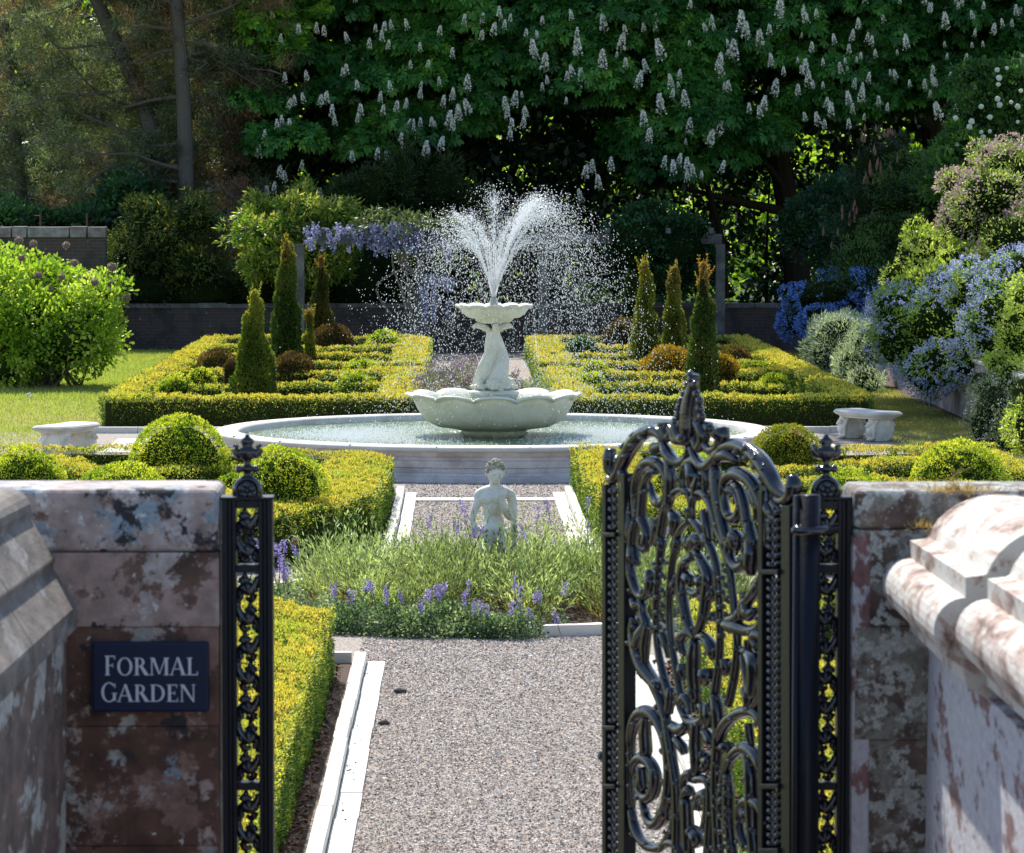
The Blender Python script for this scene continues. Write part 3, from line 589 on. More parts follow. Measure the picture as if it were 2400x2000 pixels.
# ------------------------------------------------------------------ statue
sc_ = 38.5/F/7.956; sx0 = gp(1158, 1290, 0); base = dp(1158, 1260, 38.5)
def S(cx, cy, y=0.): return np.array([base[0]+(cx-620)*sc_, base[1]+y, 1.388-(cy-165)*sc_])
st = thing('garden_statue', 'weathered white stone statue of a curly haired youth standing in lavender', 'statue', (base[0], base[1], 0))
mb = MB(); E = lambda cx, cy, y, r: mb.addm(ellipsoid(S(cx, cy, y), r, 16, 12)); T = lambda P, r: mb.addm(tube(smoothline([S(*p) for p in P], 4), r, 14))
E(350, 800, 0, (.056, .056, .056)); E(912, 805, 0, (.056, .056, .056)); E(232, 1190, .01, (.037, .037, .037)); E(925, 1215, -.03, (.039, .039, .039))
rt_ = Matrix.Rotation(R(8), 3, 'Y')
mb.addm(ellipsoid(S(645, 385, 0), (.082, .092, .108), 18, 14, rot=rt_)); E(640, 490, -.03, (.055, .06, .065)); E(655, 555, -.055, (.028, .028, .022))
E(672, 450, -.104, (.014, .022, .034)); E(668, 415, -.09, (.013, .014, .03)); E(640, 388, -.086, (.05, .02, .012)); E(625, 412, -.082, (.026, .014, .008)); E(712, 405, -.078, (.024, .014, .008))
E(668, 505, -.088, (.022, .012, .006)); E(666, 520, -.086, (.018, .012, .006)); E(600, 470, -.055, (.03, .03, .03)); E(725, 460, -.05, (.03, .03, .03))
E(472, 400, .0, (.012, .022, .03)); E(803, 380, .0, (.012, .022, .03))
T([(640, 560, .01), (628, 640, .01), (620, 720, .015)], [.055, .055, .075])
T([(345, 790, .0), (450, 755, .0), (620, 730, .0), (800, 755, .0), (915, 800, .0)], [.052, .062, .07, .062, .052])
E(500, 860, -.035, (.085, .068, .07)); E(690, 860, -.035, (.08, .068, .07)); E(545, 1080, -.05, (.035, .03, .09)); E(625, 1080, -.05, (.035, .03, .09)); E(600, 960, 0, (.115, .08, .10)); E(600, 1120, 0, (.098, .07, .11)); E(605, 1290, 0, (.108, .075, .10)); E(610, 1420, .0, (.12, .085, .09))
T([(345, 790, 0), (320, 930, 0), (270, 1070, 0), (232, 1190, .01)], [.052, .046, .04, .036]); T([(232, 1190, .01), (225, 1300, -.02), (270, 1410, -.05)], [.036, .03, .022])
E(285, 1425, -.06, (.026, .03, .04))
T([(915, 800, 0), (960, 930, 0), (965, 1080, -.01), (925, 1215, -.03)], [.052, .046, .042, .036]); T([(925, 1215, -.06), (845, 1110, -.12), (785, 950, -.15), (770, 840, -.14)], [.040, .042, .036, .026])
E(775, 790, -.135, (.034, .03, .048))
for i, (fx, fy) in enumerate(((745, 700), (775, 685), (805, 680), (832, 695))): T([(760+i*14, 770, -.14), (fx, fy+20, -.14), (fx+12, fy, -.10)], [.014, .013, .010])
T([(800, 800, -.15), (835, 760, -.15), (840, 720, -.13)], [.013, .011, .009])
for s_ in (-1, 1):
    T([(610+s_*105, 1430, 0), (610+s_*125, 1800, .0), (610+s_*100, 2100, .02), (610+s_*110, 2450, .03), (610+s_*110, 2640, .03)], [.085, .075, .052, .05, .035])
    E(610+s_*110, 2690, -.03, (.04, .1, .035))
o = under(st, mb.build('body', M['statue'], smooth=True)); md = o.modifiers.new('r', 'REMESH'); md.mode = 'VOXEL'; md.voxel_size = .006; md.use_smooth_shade = True
sm = o.modifiers.new('s', 'SMOOTH'); sm.iterations = 3
mb = MB(); rg = random.Random(4)
for k in range(70):
    th = rg.uniform(0, 6.28); ph = rg.uniform(0, 1.5); q = np.array([math.sin(ph)*math.cos(th), math.sin(ph)*math.sin(th), math.cos(ph)])
    if q[1] < -.45 and q[2] < .55: continue
    c_ = S(645, 360, .005)+q*np.array([.09, .098, .108]); mb.addm(ellipsoid(c_, (rg.uniform(.014, .024),)*3, 8, 6))
for cx, cy in ((520, 300), (570, 320), (625, 290), (690, 300), (745, 290), (795, 300), (490, 350)): mb.addm(ellipsoid(S(cx, cy, -.075+.0002*abs(cx-640)), (.02, .02, .022), 8, 6))
mb.addm(ellipsoid(S(645, 330, .01), (.088, .094, .085), 14, 10)); o = under(st, mb.build('curly_hair', stonemat('hair_stone', (.42, .40, .31), (.24, .22, .15), (.55, .53, .45), 12, .6), smooth=True))
mb = MB(); T([(290, 1430, -.10), (290, 1430, .03)], [.034, .034]); T([(290+46*math.cos(a)*(1-a/18), 1430+46*math.sin(a)*(1-a/18), -.103) for a in np.linspace(0, 14, 30)], [.005, .004])
under(st, mb.build('scroll', M['statue'], smooth=True))
mb = MB(); T([(940, 760, .05), (985, 950, .05), (975, 1200, .04), (985, 1500, .04), (960, 2000, .05), (950, 2700, .05)], [.03, .04, .035, .03, .04, .05]); under(st, mb.build('drapery', M['statue'], smooth=True))
mb = MB(); mb.addm(box(base[0]-.24, base[0]+.24, base[1]-.22, base[1]+.22, 0, .045)); under(st, mb.build('plinth', M['statue'], bevel=.01))

# ------------------------------------------------------------------ benches
def bench(label, cx, cy, ang, flip):
    root = thing('stone_bench', label, 'bench', (cx, cy, 0), 'carved stone benches by the pool'); root.rotation_euler[2] = R(ang)
    mb = MB(); Rr = 3.0; L, W = 1.25, .56; prof = [(-.5, 0), (.5, 0)]
    lay = [(1.0, .485, 0), (1.0, .478, .0), (.94, .483, 0)]
    def ringp(s, z, n=26):
        out = []; 
        for q in range(4*n):
            e = q//n; u = (q % n)/n
            lx, ly = [(-1+2*u, -1), (1, -1+2*u), (1-2*u, 1), (-1, 1-2*u)][e]
            k = 6; nn = (abs(lx)**k+abs(ly)**k)**(1/k); lx, ly = lx/nn, ly/nn
            x = ly*(W/2+s)*1.0; y = lx*(L/2+s)
            out.append((x+flip*y*y*.22, y, z))
        return out
    rings = [(-.10, .355), (-.06, .36), (-.045, .385), (-.01, .395), (.02, .42), (.02, .455), (0, .475), (-.035, .480), (-.05, .476), (-.06, .483)]
    V = []; n = 104
    for s, z in rings: V += ringp(s, z)
    Fq = [(i*n+j, i*n+(j+1) % n, (i+1)*n+(j+1) % n, (i+1)*n+j) for i in range(len(rings)-1) for j in range(n)]
    mb.add(V, [np.array(Fq), np.array([[(len(rings)-1)*n+j for j in range(n)]]), np.array([list(range(n))[::-1]])])
    rr = ringp(.024, .438)
    for j in range(0, n): mb.addm(ellipsoid(rr[j], (.012, .012, .017), 6, 5))
    mb.build('seat', M['stone'], root, smooth=False)
    for sy in (-1, 1):
        mb = MB(); yy = sy*.42; xo = flip*yy*yy*.22; mb.addm(box(xo-.13, xo+.13, yy-.06, yy+.06, 0, .37)); 
        for sx in (-1, 1):
            x = xo+sx*.15
            for g in ((x+sx*.02, yy, .17, .095, .085, .105), (x+sx*.065, yy, .27, .055, .055, .055), (x+sx*.11, yy, .25, .035, .032, .028), (x, yy, .33, .08, .07, .05), (x-sx*.0, yy, .06, .07, .07, .06), (x+sx*.05, yy, .03, .06, .06, .03)):
                mb.addm(ellipsoid(g[:3], g[3:]))
            for s2 in (-1, 1): mb.addm(ellipsoid((x+sx*.02, yy+s2*.05, .31), (.03, .025, .03))); mb.addm(tube([(x-sx*.05, yy+s2*.06, .35), (x+sx*.03, yy+s2*.07, .22), (x+sx*.02, yy+s2*.06, .04)], [.03, .035, .025], 8))
        o = mb.build('carved_support', M['statue'], root, smooth=True); md = o.modifiers.new('r', 'REMESH'); md.mode = 'VOXEL'; md.voxel_size = .008; md.use_smooth_shade = True
        s_ = o.modifiers.new('s', 'SMOOTH'); s_.iterations = 2
bp = gp(2035, 1050, 0); bench('curved stone bench with carved lion legs at right of the pool', bp[0]+.14, bp[1]+2.0, 28, 1)
bp = gp(155, 1050, 0); bench('curved stone bench with carved lion legs at left, beside the lawn', bp[0]+.24, bp[1]-1.7, -22, -1)

# ------------------------------------------------------------------ lavender and catmint
def tuft(mb, c, r, h, ns, pal, bl=.07, bw=.008, spread=.45, per=9):
    th = rng.uniform(0, 6.283, ns); rr = r*np.sqrt(rng.random(ns)); bx = np.stack([rr*np.cos(th), rr*np.sin(th), np.zeros(ns)], 1)
    out = np.stack([np.cos(th)*rr/r*spread, np.sin(th)*rr/r*spread, np.ones(ns)], 1)+rng.normal(0, .12, (ns, 3)); out = unit(out)
    hh = h*rng.uniform(.6, 1.12, ns)*(1-.25*(rr/r)**2)
    P0 = np.array(c)+bx*.55; u = rng.random((ns, per))**.65
    P = (P0[:, None]+out[:, None]*(hh[:, None]*u)[..., None]).reshape(-1, 3); O = np.repeat(out, per, 0); n = len(P)
    A = unit(O*1.3+rng.normal(0, .42, (n, 3))); col = pick(pal, n, P, .3); lowf = u.reshape(-1) < .45
    col[lowf] = col[lowf]*np.array([.75, .55, .55])+np.array([.05, .03, .01])
    cards(mb, P, A, bl*rng.uniform(.6, 1.3, n), bw*rng.uniform(.7, 1.3, n), col)
    return P0+out*hh[:, None], out
LAV = [(.11, .16, .07, .3), (.26, .32, .16, .4), (.46, .52, .30, .3)]
mb = MB(); ctrs = []
for k in range(400):
    a = rng.uniform(0, 6.283); r = 2.35*math.sqrt(rng.random()); p = np.array([LC[0]+r*math.cos(a), LC[1]+r*math.sin(a), 0.])
    if np.hypot(*(p-base)[:2]) < .28 or any(np.hypot(*(p-q)[:2]) < .46 for q in ctrs): continue
    if p[1] < -21.9 or p[0] < LC[0]-1.7: continue
    ctrs.append(p)
for p in ctrs:
    edge = np.hypot(p[0]-LC[0], p[1]-LC[1])/2.4; kf = rng.uniform(.72, 1.35); pl = [(c_[0]*kf, c_[1]*kf, c_[2]*kf*rng.uniform(.8, 1.1), c_[3]) for c_ in LAV]; hp = rng.uniform(.70, 1.10)*(1-.40*edge**3)
    if abs(p[0]-base[0]) < .55 and p[1] < base[1]: hp = min(hp, .97)
    for q_ in range(6):
        a_ = rng.uniform(0, 6.28); o_ = np.array([math.cos(a_), math.sin(a_), 0])*rng.uniform(.05, .26)
        kq = rng.uniform(.75, 1.25); tuft(mb, p+o_, rng.uniform(.05, .11), hp*rng.uniform(.55, 1.12), 22, [(c_[0]*kq, c_[1]*kq, c_[2]*kq, c_[3]) for c_ in pl], .065, .013, .9, 17)
    tuft(mb, p, .26, hp*.6, 70, [(.06, .06, .035, .5), (.14, .12, .08, .25), (.07, .11, .04, .25)], .06, .010, .7, 8)
tag(mb.build('lavender', M['soft']), 'grey green lavender filling the round bed at the statue', 'lavender', kind='stuff')
mb = MB()
for k in range(84):
    a = rng.uniform(R(228), R(275)) if k < 60 else rng.uniform(R(120), R(330)); r = rng.uniform(2.15, 2.68) if k % 3 else rng.uniform(2.55, 2.82); p = np.array([LC[0]+r*math.cos(a), LC[1]+r*math.sin(a), 0.])
    m_ = 420; dd = unit(rng.normal(size=(m_, 3))); dd[:, 2] = np.abs(dd[:, 2]); P = p+dd*np.array([.24, .22, rng.uniform(.12, .34)])*rng.uniform(.6, 1, (m_, 1))
    cards(mb, P, unit(dd+rng.normal(0, .6, (m_, 3))), .03*rng.uniform(.7, 1.4, m_), .022, pick([(.06, .11, .06, .3), (.17, .24, .15, .4), (.36, .42, .32, .3)], m_, P, .2))
tag(mb.build('catmint_foliage', M['soft']), 'small grey green catmint leaves spilling over the round kerb', 'catmint', kind='stuff')
mb = MB()
spk = [(a_, r_, .14+.26*rng.random()) for a_, r_ in zip(rng.uniform(R(228), R(284), 30), rng.uniform(2.2, 2.85, 30))]
spk += [(a_, r_, .25+.3*rng.random()) for a_, r_ in zip(rng.uniform(R(168), R(205), 26), rng.uniform(2.0, 2.5, 26))]
spk += [(a_, r_, .7+.2*rng.random()) for a_, r_ in zip(rng.uniform(0, 6.28, 14), rng.uniform(.2, 2.0, 14))]
for a_, r_, h_ in spk:
    p = np.array([LC[0]+r_*math.cos(a_), LC[1]+r_*math.sin(a_), h_]); m_ = 60; lean = unit(np.array([rng.normal(0, .25), rng.normal(0, .25), 1])); u = rng.random(m_)*rng.uniform(.08, .17)
    P = p+np.outer(u, lean)+rng.normal(0, .012, (m_, 3)); cards(mb, P, unit(rng.normal(size=(m_, 3))+[0, 0, .3]), .022, .016, pick([(.25, .19, .48, .45), (.42, .33, .66, .35), (.60, .50, .76, .2)], m_))
    mb.addm(tube([p-lean*h_*.8, p], [.003, .003], 4), (.1, .16, .06))
tag(mb.build('catmint_flowers', M['petal']), 'violet catmint flower spikes dotted through the round bed', 'flowers', kind='stuff')
# rear patch behind the fountain
mb = MB(); fl = MB()
for k in range(60):
    p = np.array([rng.uniform(-.95, .25), rng.uniform(8.6, 14), 0.]); 
    if k > 44: continue
    tops, out = tuft(mb, p, .45, rng.uniform(.6, 1.05), 90, [(.10, .15, .05, .5), (.2, .25, .1, .3), (.25, .18, .12, .2)], .12, .015, .5, 8)
    m_ = len(tops); 
    for j in range(4): cards(fl, tops+rng.normal(0, .025, (m_, 3)), unit(rng.normal(size=(m_, 3))+[0, 0, .8]), .05, .025, pick([(.26, .15, .16, .5), (.36, .24, .30, .35), (.35, .25, .55, .15)], m_))
for k in range(26):
    p = np.array([rng.uniform(.3, 1.15), rng.uniform(8.4, 14), 0.]); tuft(mb, p, .35, rng.uniform(.35, .65), 90, [(.16, .22, .10, .5), (.28, .33, .2, .5)], .1, .014, .5, 8)
tag(mb.build('lavender', M['soft']), 'tall dusky lavender patch behind the fountain in the far walk', 'lavender', kind='stuff')
tag(fl.build('faded_flowers', M['petal']), 'faded brownish mauve flower heads behind the fountain', 'flowers', kind='stuff')

# leaf litter under the near hedges
mb = MB(); n = 9000; s = rng.choice([-1, 1], n); x = np.where(s < 0, rng.uniform(-2.2, -1.58, n), rng.uniform(1.14, 1.6, n)); P = np.stack([x, rng.uniform(-38, -24.9, n), rng.uniform(.005, .05, n)], 1)
A = unit(rng.normal(size=(n, 3))*[1, 1, .35]); cards(mb, P, A, rng.uniform(.03, .06, n), rng.uniform(.015, .03, n), pick([(.16, .07, .04, .5), (.28, .15, .09, .3), (.07, .04, .03, .2)], n))
tag(mb.build('leaf_litter', M['col']), 'brown fallen leaves on the soil beneath the near hedges', 'leaves', kind='stuff')
# crumbs on the kerb strip
mb = MB(); cl_ = rng.uniform(-35, -25, 9)
for i in range(70):
    x = -1.45+.15*rng.random()**1.5; y = cl_[rng.integers(9)]+rng.normal(0, .35); mb.addm(ellipsoid((x, min(y, -24.9), .022), (rng.uniform(.003, .013), rng.uniform(.004, .013), .006), 6, 4), (.12, .08, .05))
tag(mb.build('soil_crumbs', M['col']), 'small brown crumbs of earth on the flat kerb strip', 'soil crumbs', kind='stuff')
mb = MB(); n = 260; P = np.stack([rng.uniform(-1.25, 1.05, n), rng.uniform(-37, -22.8, n), rng.uniform(.012, .022, n)], 1); A = unit(rng.normal(size=(n, 3))*[1, 1, .2]); cards(mb, P, A, rng.uniform(.015, .045, n), rng.uniform(.008, .02, n), pick([(.30, .17, .09, .5), (.45, .33, .2, .3), (.10, .07, .05, .2)], n), nrm=np.array([0, .15, 1.]))
tag(mb.build('fallen_leaves', M['col']), 'scattered dry brown leaf scraps on the near gravel path', 'leaves', kind='stuff')
for (px, py, s_, lab) in ((938, 1624, .055, 'larger dark grey stone lying on the near gravel path'), (900, 1698, .045, 'smaller dark grey stone lower on the near gravel path')):
    p = gp(px, py, 0); V, Fq = ellipsoid((p[0], p[1], .012), (s_, s_*.7, s_*.55), 10, 7); V = V+(vnoise(V, .03)[:, None]-.5)*.02
    tag(MB().add(V, Fq, (.09, .08, .07)).build('stone', M['col']), lab, 'stone')
# dried allium head by the left hedge, green grass tuft beyond the gate foot
c_ = dp(692, 1268, 40.2); al = thing('dried_flower', 'single dried brown flower head leaning from the left hedge', 'flower', (c_[0]+.35, c_[1], 0)); q = unit(rng.normal(size=(120, 3)))
mb = MB().addm(ellipsoid(c_, (.018, .018, .018), 8, 6), (.2, .13, .09)); cards(mb, c_+q*.015, q, .032, .008, pick([(.26, .17, .12, .6), (.38, .28, .2, .4)], 120)); under(al, mb.build('head', M['petal']))
under(al, MB().add(*tube(smoothline([c_, c_+[.12, 0, -.10], c_+[.30, 0, -.40], [c_[0]+.35, c_[1], 0]], 4), [.004], 5), (.25, .2, .12)).build('stem', M['bark']))
mb = MB(); c_ = gp(1800, 2040, 0); n = 260; P = c_+np.stack([rng.normal(0, .14, n), rng.normal(0, .2, n), np.zeros(n)], 1); cards(mb, P, unit(rng.normal(0, .4, (n, 3))+[0, 0, 1]), rng.uniform(.10, .32, n), .012, pick([(.12, .28, .03, .6), (.25, .42, .06, .4)], n))
tag(mb.build('grass_tuft', M['soft']), 'fresh green grass tuft low behind the open gate', 'grass')
# lawn blades
def grass(name, n, x0, x1, y0, y1, lab, pal, L=.06):
    P = np.stack([rng.uniform(x0, x1, n), rng.uniform(y0, y1, n), np.full(n, -.02)], 1); mb = MB()
    A = unit(rng.normal(0, .45, (n, 3))+[0, 0, 1.]); cards(mb, P, A, L*rng.uniform(.5, 1.4, n), .013, pick(pal, n, P, 1.6)); return tag(mb.build('grass', M['soft']), lab, 'grass', kind='stuff')
GR = [(.40, .38, .14, .25), (.26, .32, .07, .35), (.16, .30, .03, .4)]
grass('g', 90000, -11.5, -6.7, 3, 39.5, 'sunlit green and straw coloured lawn at left', [(.42, .40, .15, .4), (.36, .40, .10, .6)])
grass('g', 60000, -11.5, -6.7, 17, 39.5, 'brighter green far end of the left lawn', [(.38, .44, .12, 1)], .08)
grass('g', 60000, 6.4, 8.3, 0, 38, 'worn straw coloured lawn strip at right beside the low wall', [(.34, .32, .14, .5), (.25, .28, .08, .5)])

# ================================================================== gate wall, wing walls, sign
DW = 10.5
PINK = (.42, .33, .29); GREYL = (.46, .46, .44); BLUEL = (.26, .31, .35); WHITEL = (.60, .60, .58); BROWNS = (.11, .055, .038); BLACKL = (.035, .032, .035)
M['wall_l'] = lichenmat('brown_sandstone_lichen', BROWNS, [(4.5, .54, (.24, .14, .11), 3), (3.6, .56, PINK, 11), (9, .63, BLUEL, 5), (6, .58, (.36, .35, .31), 21), (17, .64, WHITEL, 9), (34, .66, (.5, .5, .46), 19), (8, .60, BLACKL, 31)])
M['wall_mid'] = lichenmat('sandstone_pale_patches', (.13, .075, .055), [(3.2, .47, (.38, .27, .23), 3), (5, .54, (.46, .40, .36), 11), (9, .64, BLUEL, 5), (20, .62, WHITEL, 9), (7, .60, BLACKL, 31)])
M['wall_top'] = lichenmat('pale_lichened_sandstone', (.36, .28, .25), [(6, .50, (.45, .39, .37), 2), (7, .54, BLUEL, 8), (9, .58, (.60, .56, .52), 4), (7, .57, BLACKL, 14), (16, .60, (.20, .12, .09), 24), (24, .62, WHITEL, 6)])
M['wall_r'] = lichenmat('dark_sandstone_lichen', (.11, .075, .06), [(9, .48, (.21, .20, .17), 13), (20, .51, (.40, .41, .38), 23), (10, .60, (.22, .14, .11), 33), (30, .62, WHITEL, 43), (12, .66, BLACKL, 3)])
m, t, b = newmat('flaking_limewash'); g = nd(t, 'ShaderNodeNewGeometry'); v1 = coords(t, (6, .9, 3.4)); v2 = coords(t, (14, 2.5, 9))
c = ramp(t, noise(t, v2, 3, 5), [(.35, (.15, .075, .07)), (.65, (.24, .13, .125))])
c = mixc(t, ramp(t, noise(t, v1, 2.6, 10, .72), [(.43, (0, 0, 0)), (.48, (1, 1, 1))]), c, ramp(t, noise(t, v2, 5, 4), [(.3, (.38, .37, .39)), (.7, (.54, .53, .56))]))
t.links.new(c, b.inputs['Base Color']); b.inputs['Roughness'].default_value = .9; bump(t, b, noise(t, v2, 6, 6), .5, .006); M['lime'] = m
m, t, b = newmat('lichened_coping'); v = coords(t, (1, .3, 1))
c = ramp(t, noise(t, v, 9, 8, .7, .5), [(.36, (.12, .08, .06)), (.44, (.38, .27, .22)), (.50, (.52, .49, .44)), (.72, (.60, .58, .54))])
c = mixc(t, ramp(t, noise(t, v, 40, 4), [(.62, (0, 0, 0)), (.7, (.7, .7, .7))]), c, (.15, .11, .09))
t.links.new(c, b.inputs['Base Color']); b.inputs['Roughness'].default_value = .85; bump(t, b, noise(t, v, 60, 5), .4, .004); M['cope'] = m
M['cope_l'] = lichenmat('grey_brown_coping', (.15, .125, .105), [(6, .55, (.25, .23, .21), 3), (14, .62, (.10, .08, .07), 9), (30, .66, (.5, .48, .45), 17)], 6, (1, .3, 1))
M['wing_l'] = lichenmat('dark_weathered_render', (.12, .085, .07), [(2.4, .53, (.40, .41, .38), 3), (5, .60, (.22, .13, .11), 9), (6, .62, (.5, .5, .47), 15)], 3, (5, .8, 2.2))
def courses(root, px0, px1, ys, d, thick, mats, name='stone_course'):
    for i, (ya, yb) in enumerate(zip(ys[:-1], ys[1:])):
        a = dp(px0, ya, d); c_ = dp(px1, yb, d); jy = rng.normal(0, .002)
        o = MB().addm(box(a[0], c_[0], a[1]+jy, a[1]+thick+jy, c_[2]+.0008, a[2])).build(name, mats[min(i, len(mats)-1)], bevel=(.02 if i == 0 else .0035)); under(root, o)
ys = [1148, 1297, 1472, 1705, 1985, 2250, 2520]
lw = thing('gate_wall', 'old brown sandstone wall with lichen, left of the gate, carrying the sign', 'wall', dp(300, 2500, DW))
courses(lw, -400, 512, ys, DW, .34, [M['wall_top'], M['wall_mid'], M['wall_l']])
rw = thing('gate_wall', 'dark mottled sandstone wall right of the gate with whitewashed edge', 'wall', dp(2100, 2500, DW))
courses(rw, 2003, 2800, [1150, 1243, 1470, 1735, 2000, 2260, 2520], DW, .34, [M['wall_r']])
a = dp(2001, 1243, DW-.003); c_ = dp(2033, 2520, DW-.003); under(rw, MB().addm(box(a[0]-.002, c_[0], a[1], a[1]+.30, c_[2], a[2]-.02)).build('whitewashed_edge', M['lime'], bevel=.004))
def sweep(prof3, dirv, t0, t1):
    P0 = prof3+dirv*t0; P1 = prof3+dirv*t1; n = len(prof3); V = np.vstack([P0, P1])
    Fq = np.array([(i, (i+1) % n, n+(i+1) % n, n+i) for i in range(n)])
    return V, [Fq, np.array([list(range(n))[::-1]]), np.array([list(range(n, 2*n))])]
def wing(label, prof_cope, prof_wall, vp, segs, shift, mats, spl):
    root = thing('wing_wall', label, 'wall', dp(prof_wall[0][0], 2500, 10.3)); dv = ray(*vp); dv = -dv/np.linalg.norm(dv)
    pc = np.array([dp(x, y, 10.42) for x, y in prof_cope])
    k = spl; body = [dp(x, y, 10.42) for x, y in prof_wall]
    for i, (t0, t1) in enumerate(segs):
        under(root, MB().addm(sweep(pc+np.array(shift)*i, dv, t0, t1)).build('coping_stone', mats[0], bevel=.008))
    under(root, MB().addm(sweep(np.array(body), dv, 0, segs[-1][1])).build('wall_face', mats[1])); return root
arcp = lambda cx, cy, rx, ry, a0, a1, n=9: [(cx+rx*math.cos(R(a)), cy-ry*math.sin(R(a))) for a in np.linspace(a0, a1, n)]
right_c = [(2560, 1300)]+arcp(2345, 1290, 175, 132, 20, 166, 16)+[(2168, 1262), (2132, 1266), (2132, 1306)]+arcp(2133, 1372, 64, 66, 84, 228, 12)+[(2129, 1446), (2133, 1478), (2180, 1512), (2560, 1512)]
wing('bright limewashed wing wall with rounded moulded coping at right', right_c, [(2178, 1508), (2150, 2900), (2560, 2900), (2560, 1508)], (1417, 788), [(0, 1.62), (1.67, 3.3), (3.35, 5)], (.045, 0, 0), (M['cope'], M['lime']), 0)
left_c = [(-160, 1300), (-110, 1160)]+arcp(18, 1196, 56, 52, 110, -20, 8)+[(74, 1218), (130, 1311), (124, 1330), (180, 1419), (184, 1470), (160, 1484), (-160, 1484)]
wing('shaded grey wing wall with sloping stone coping at left', left_c, [(156, 1480), (150, 2900), (-160, 2900), (-160, 1480)], (905, 765), [(0, 1.3), (1.305, 2.6), (2.605, 5)], (0, 0, 0), (M['cope_l'], M['wing_l']), 0)
# dry grass on the right wall
for (px, py, lab, n_) in ((2250, 1150, 'dry straw coloured grass tuft on top of the right wall', 260), (2165, 1232, 'small dry moss tuft in the corner of the right wall', 110)):
    c_ = dp(px, py, 10.40 if px > 2200 else 10.44); mb = MB(); P = c_+np.stack([rng.normal(0, .05 if px > 2200 else .018, n_), rng.normal(0, .02, n_), np.full(n_, -.005)], 1)
    cards(mb, P, unit(rng.normal(0, .6, (n_, 3))+[0, 0, .7]), rng.uniform(.015, .035, n_), .003, pick([(.40, .28, .14, .6), (.25, .16, .09, .4)], n_))
    if px > 2200:
        for k in range(3): mb.addm(tube(smoothline([c_, c_+[-.01-.01*k, 0, .03], c_+[-.025+.03*k, 0, .065]], 4), [.0016, .001], 4), (.42, .33, .2))
    tag(mb.build('grass_tuft', M['soft']), lab, 'grass')

# sign
sg = thing('garden_sign', 'dark navy plaque with white lettering screwed to the left wall', 'sign', dp(352, 1670, DW-.02))
a = dp(214, 1505, DW-.02); c_ = dp(490, 1670, DW-.02); yS = a[1]-.002
m, t, b = newmat('navy_enamel'); b.inputs['Base Color'].default_value = (.004, .012, .045, 1); b.inputs['Roughness'].default_value = .4; b.inputs['Specular IOR Level'].default_value = .3
under(sg, MB().addm(box(a[0], c_[0], yS, yS+.022, c_[2], a[2])).build('plaque', m, bevel=.007))
def Rr(x0, y0, x1, y1): return [(x0, y0), (x1, y0), (x1, y1), (x0, y1)]
def ringp(cx, cy, rx, ry, tx, ty, a0, a1, n=22):
    out = []
    for i in range(n):
        p, q = R(a0+(a1-a0)*i/n), R(a0+(a1-a0)*(i+1)/n)
        out.append([(cx+rx*math.cos(p), cy+ry*math.sin(p)), (cx+rx*math.cos(q), cy+ry*math.sin(q)), (cx+(rx-tx)*math.cos(q), cy+(ry-ty)*math.sin(q)), (cx+(rx-tx)*math.cos(p), cy+(ry-ty)*math.sin(p))])
    return out
K, k_, s_ = .15, .06, .045
stem = lambda x: [Rr(x, 0, x+K, 1), Rr(x-.07, 0, x+K+.07, s_), Rr(x-.07, 1-s_, x+K+.07, 1)]
thin = lambda x: [Rr(x, 0, x+k_, 1), Rr(x-.07, 0, x+k_+.07, s_), Rr(x-.07, 1-s_, x+k_+.07, 1)]
LET = {
 'F': (.62, stem(.09)+[Rr(.2, .945, .58, 1), Rr(.54, .80, .58, 1), Rr(.2, .48, .46, .53), Rr(.43, .40, .47, .61)]),
 'O': (.86, ringp(.43, .5, .41, .52, .14, .055, 0, 360, 40)),
 'R': (.80, stem(.09)+ringp(.30, .75, .28, .25, .13, .05, -90, 90)+[Rr(.2, .95, .31, 1), Rr(.2, .5, .31, .55), [(.30, .53), (.48, .53), (.82, 0), (.60, 0)], Rr(.6, 0, .86, .04)]),
 'M': (1.08, thin(.09)+stem(.84)+[[(.09, 1), (.27, 1), (.57, .06), (.49, .06)], [(.84, 1), (.90, 1), (.55, .06), (.50, .06)]]),
 'A': (.82, [[(.0, 0), (.07, 0), (.42, 1), (.36, 1)], [(.33, 1.02), (.46, 1.02), (.80, 0), (.62, 0)], Rr(.17, .33, .60, .38), Rr(-.05, 0, .16, .04), Rr(.55, 0, .88, .04)]),
 'L': (.62, stem(.09)+[Rr(.2, 0, .60, .055), Rr(.56, 0, .60, .22)]),
 'G': (.86, ringp(.44, .5, .42, .52, .14, .055, 42, 318, 34)+[Rr(.66, .06, .80, .46), Rr(.58, .42, .88, .46), Rr(.74, .72, .78, .96)]),
 'D': (.84, stem(.09)+ringp(.34, .5, .46, .5, .145, .055, -90, 90, 26)+[Rr(.2, .945, .35, 1), Rr(.2, 0, .35, .055)]),
 'E': (.66, stem(.09)+[Rr(.2, .945, .58, 1), Rr(.54, .80, .58, 1), Rr(.2, .48, .46, .53), Rr(.43, .40, .47, .61), Rr(.2, 0, .62, .055), Rr(.58, 0, .62, .22)]),
 'N': (.88, thin(.09)+[[(.05, 1), (.24, 1), (.80, -.02), (.72, -.02)], Rr(.72, 0, .78, 1), Rr(.64, .96, .86, 1)])}
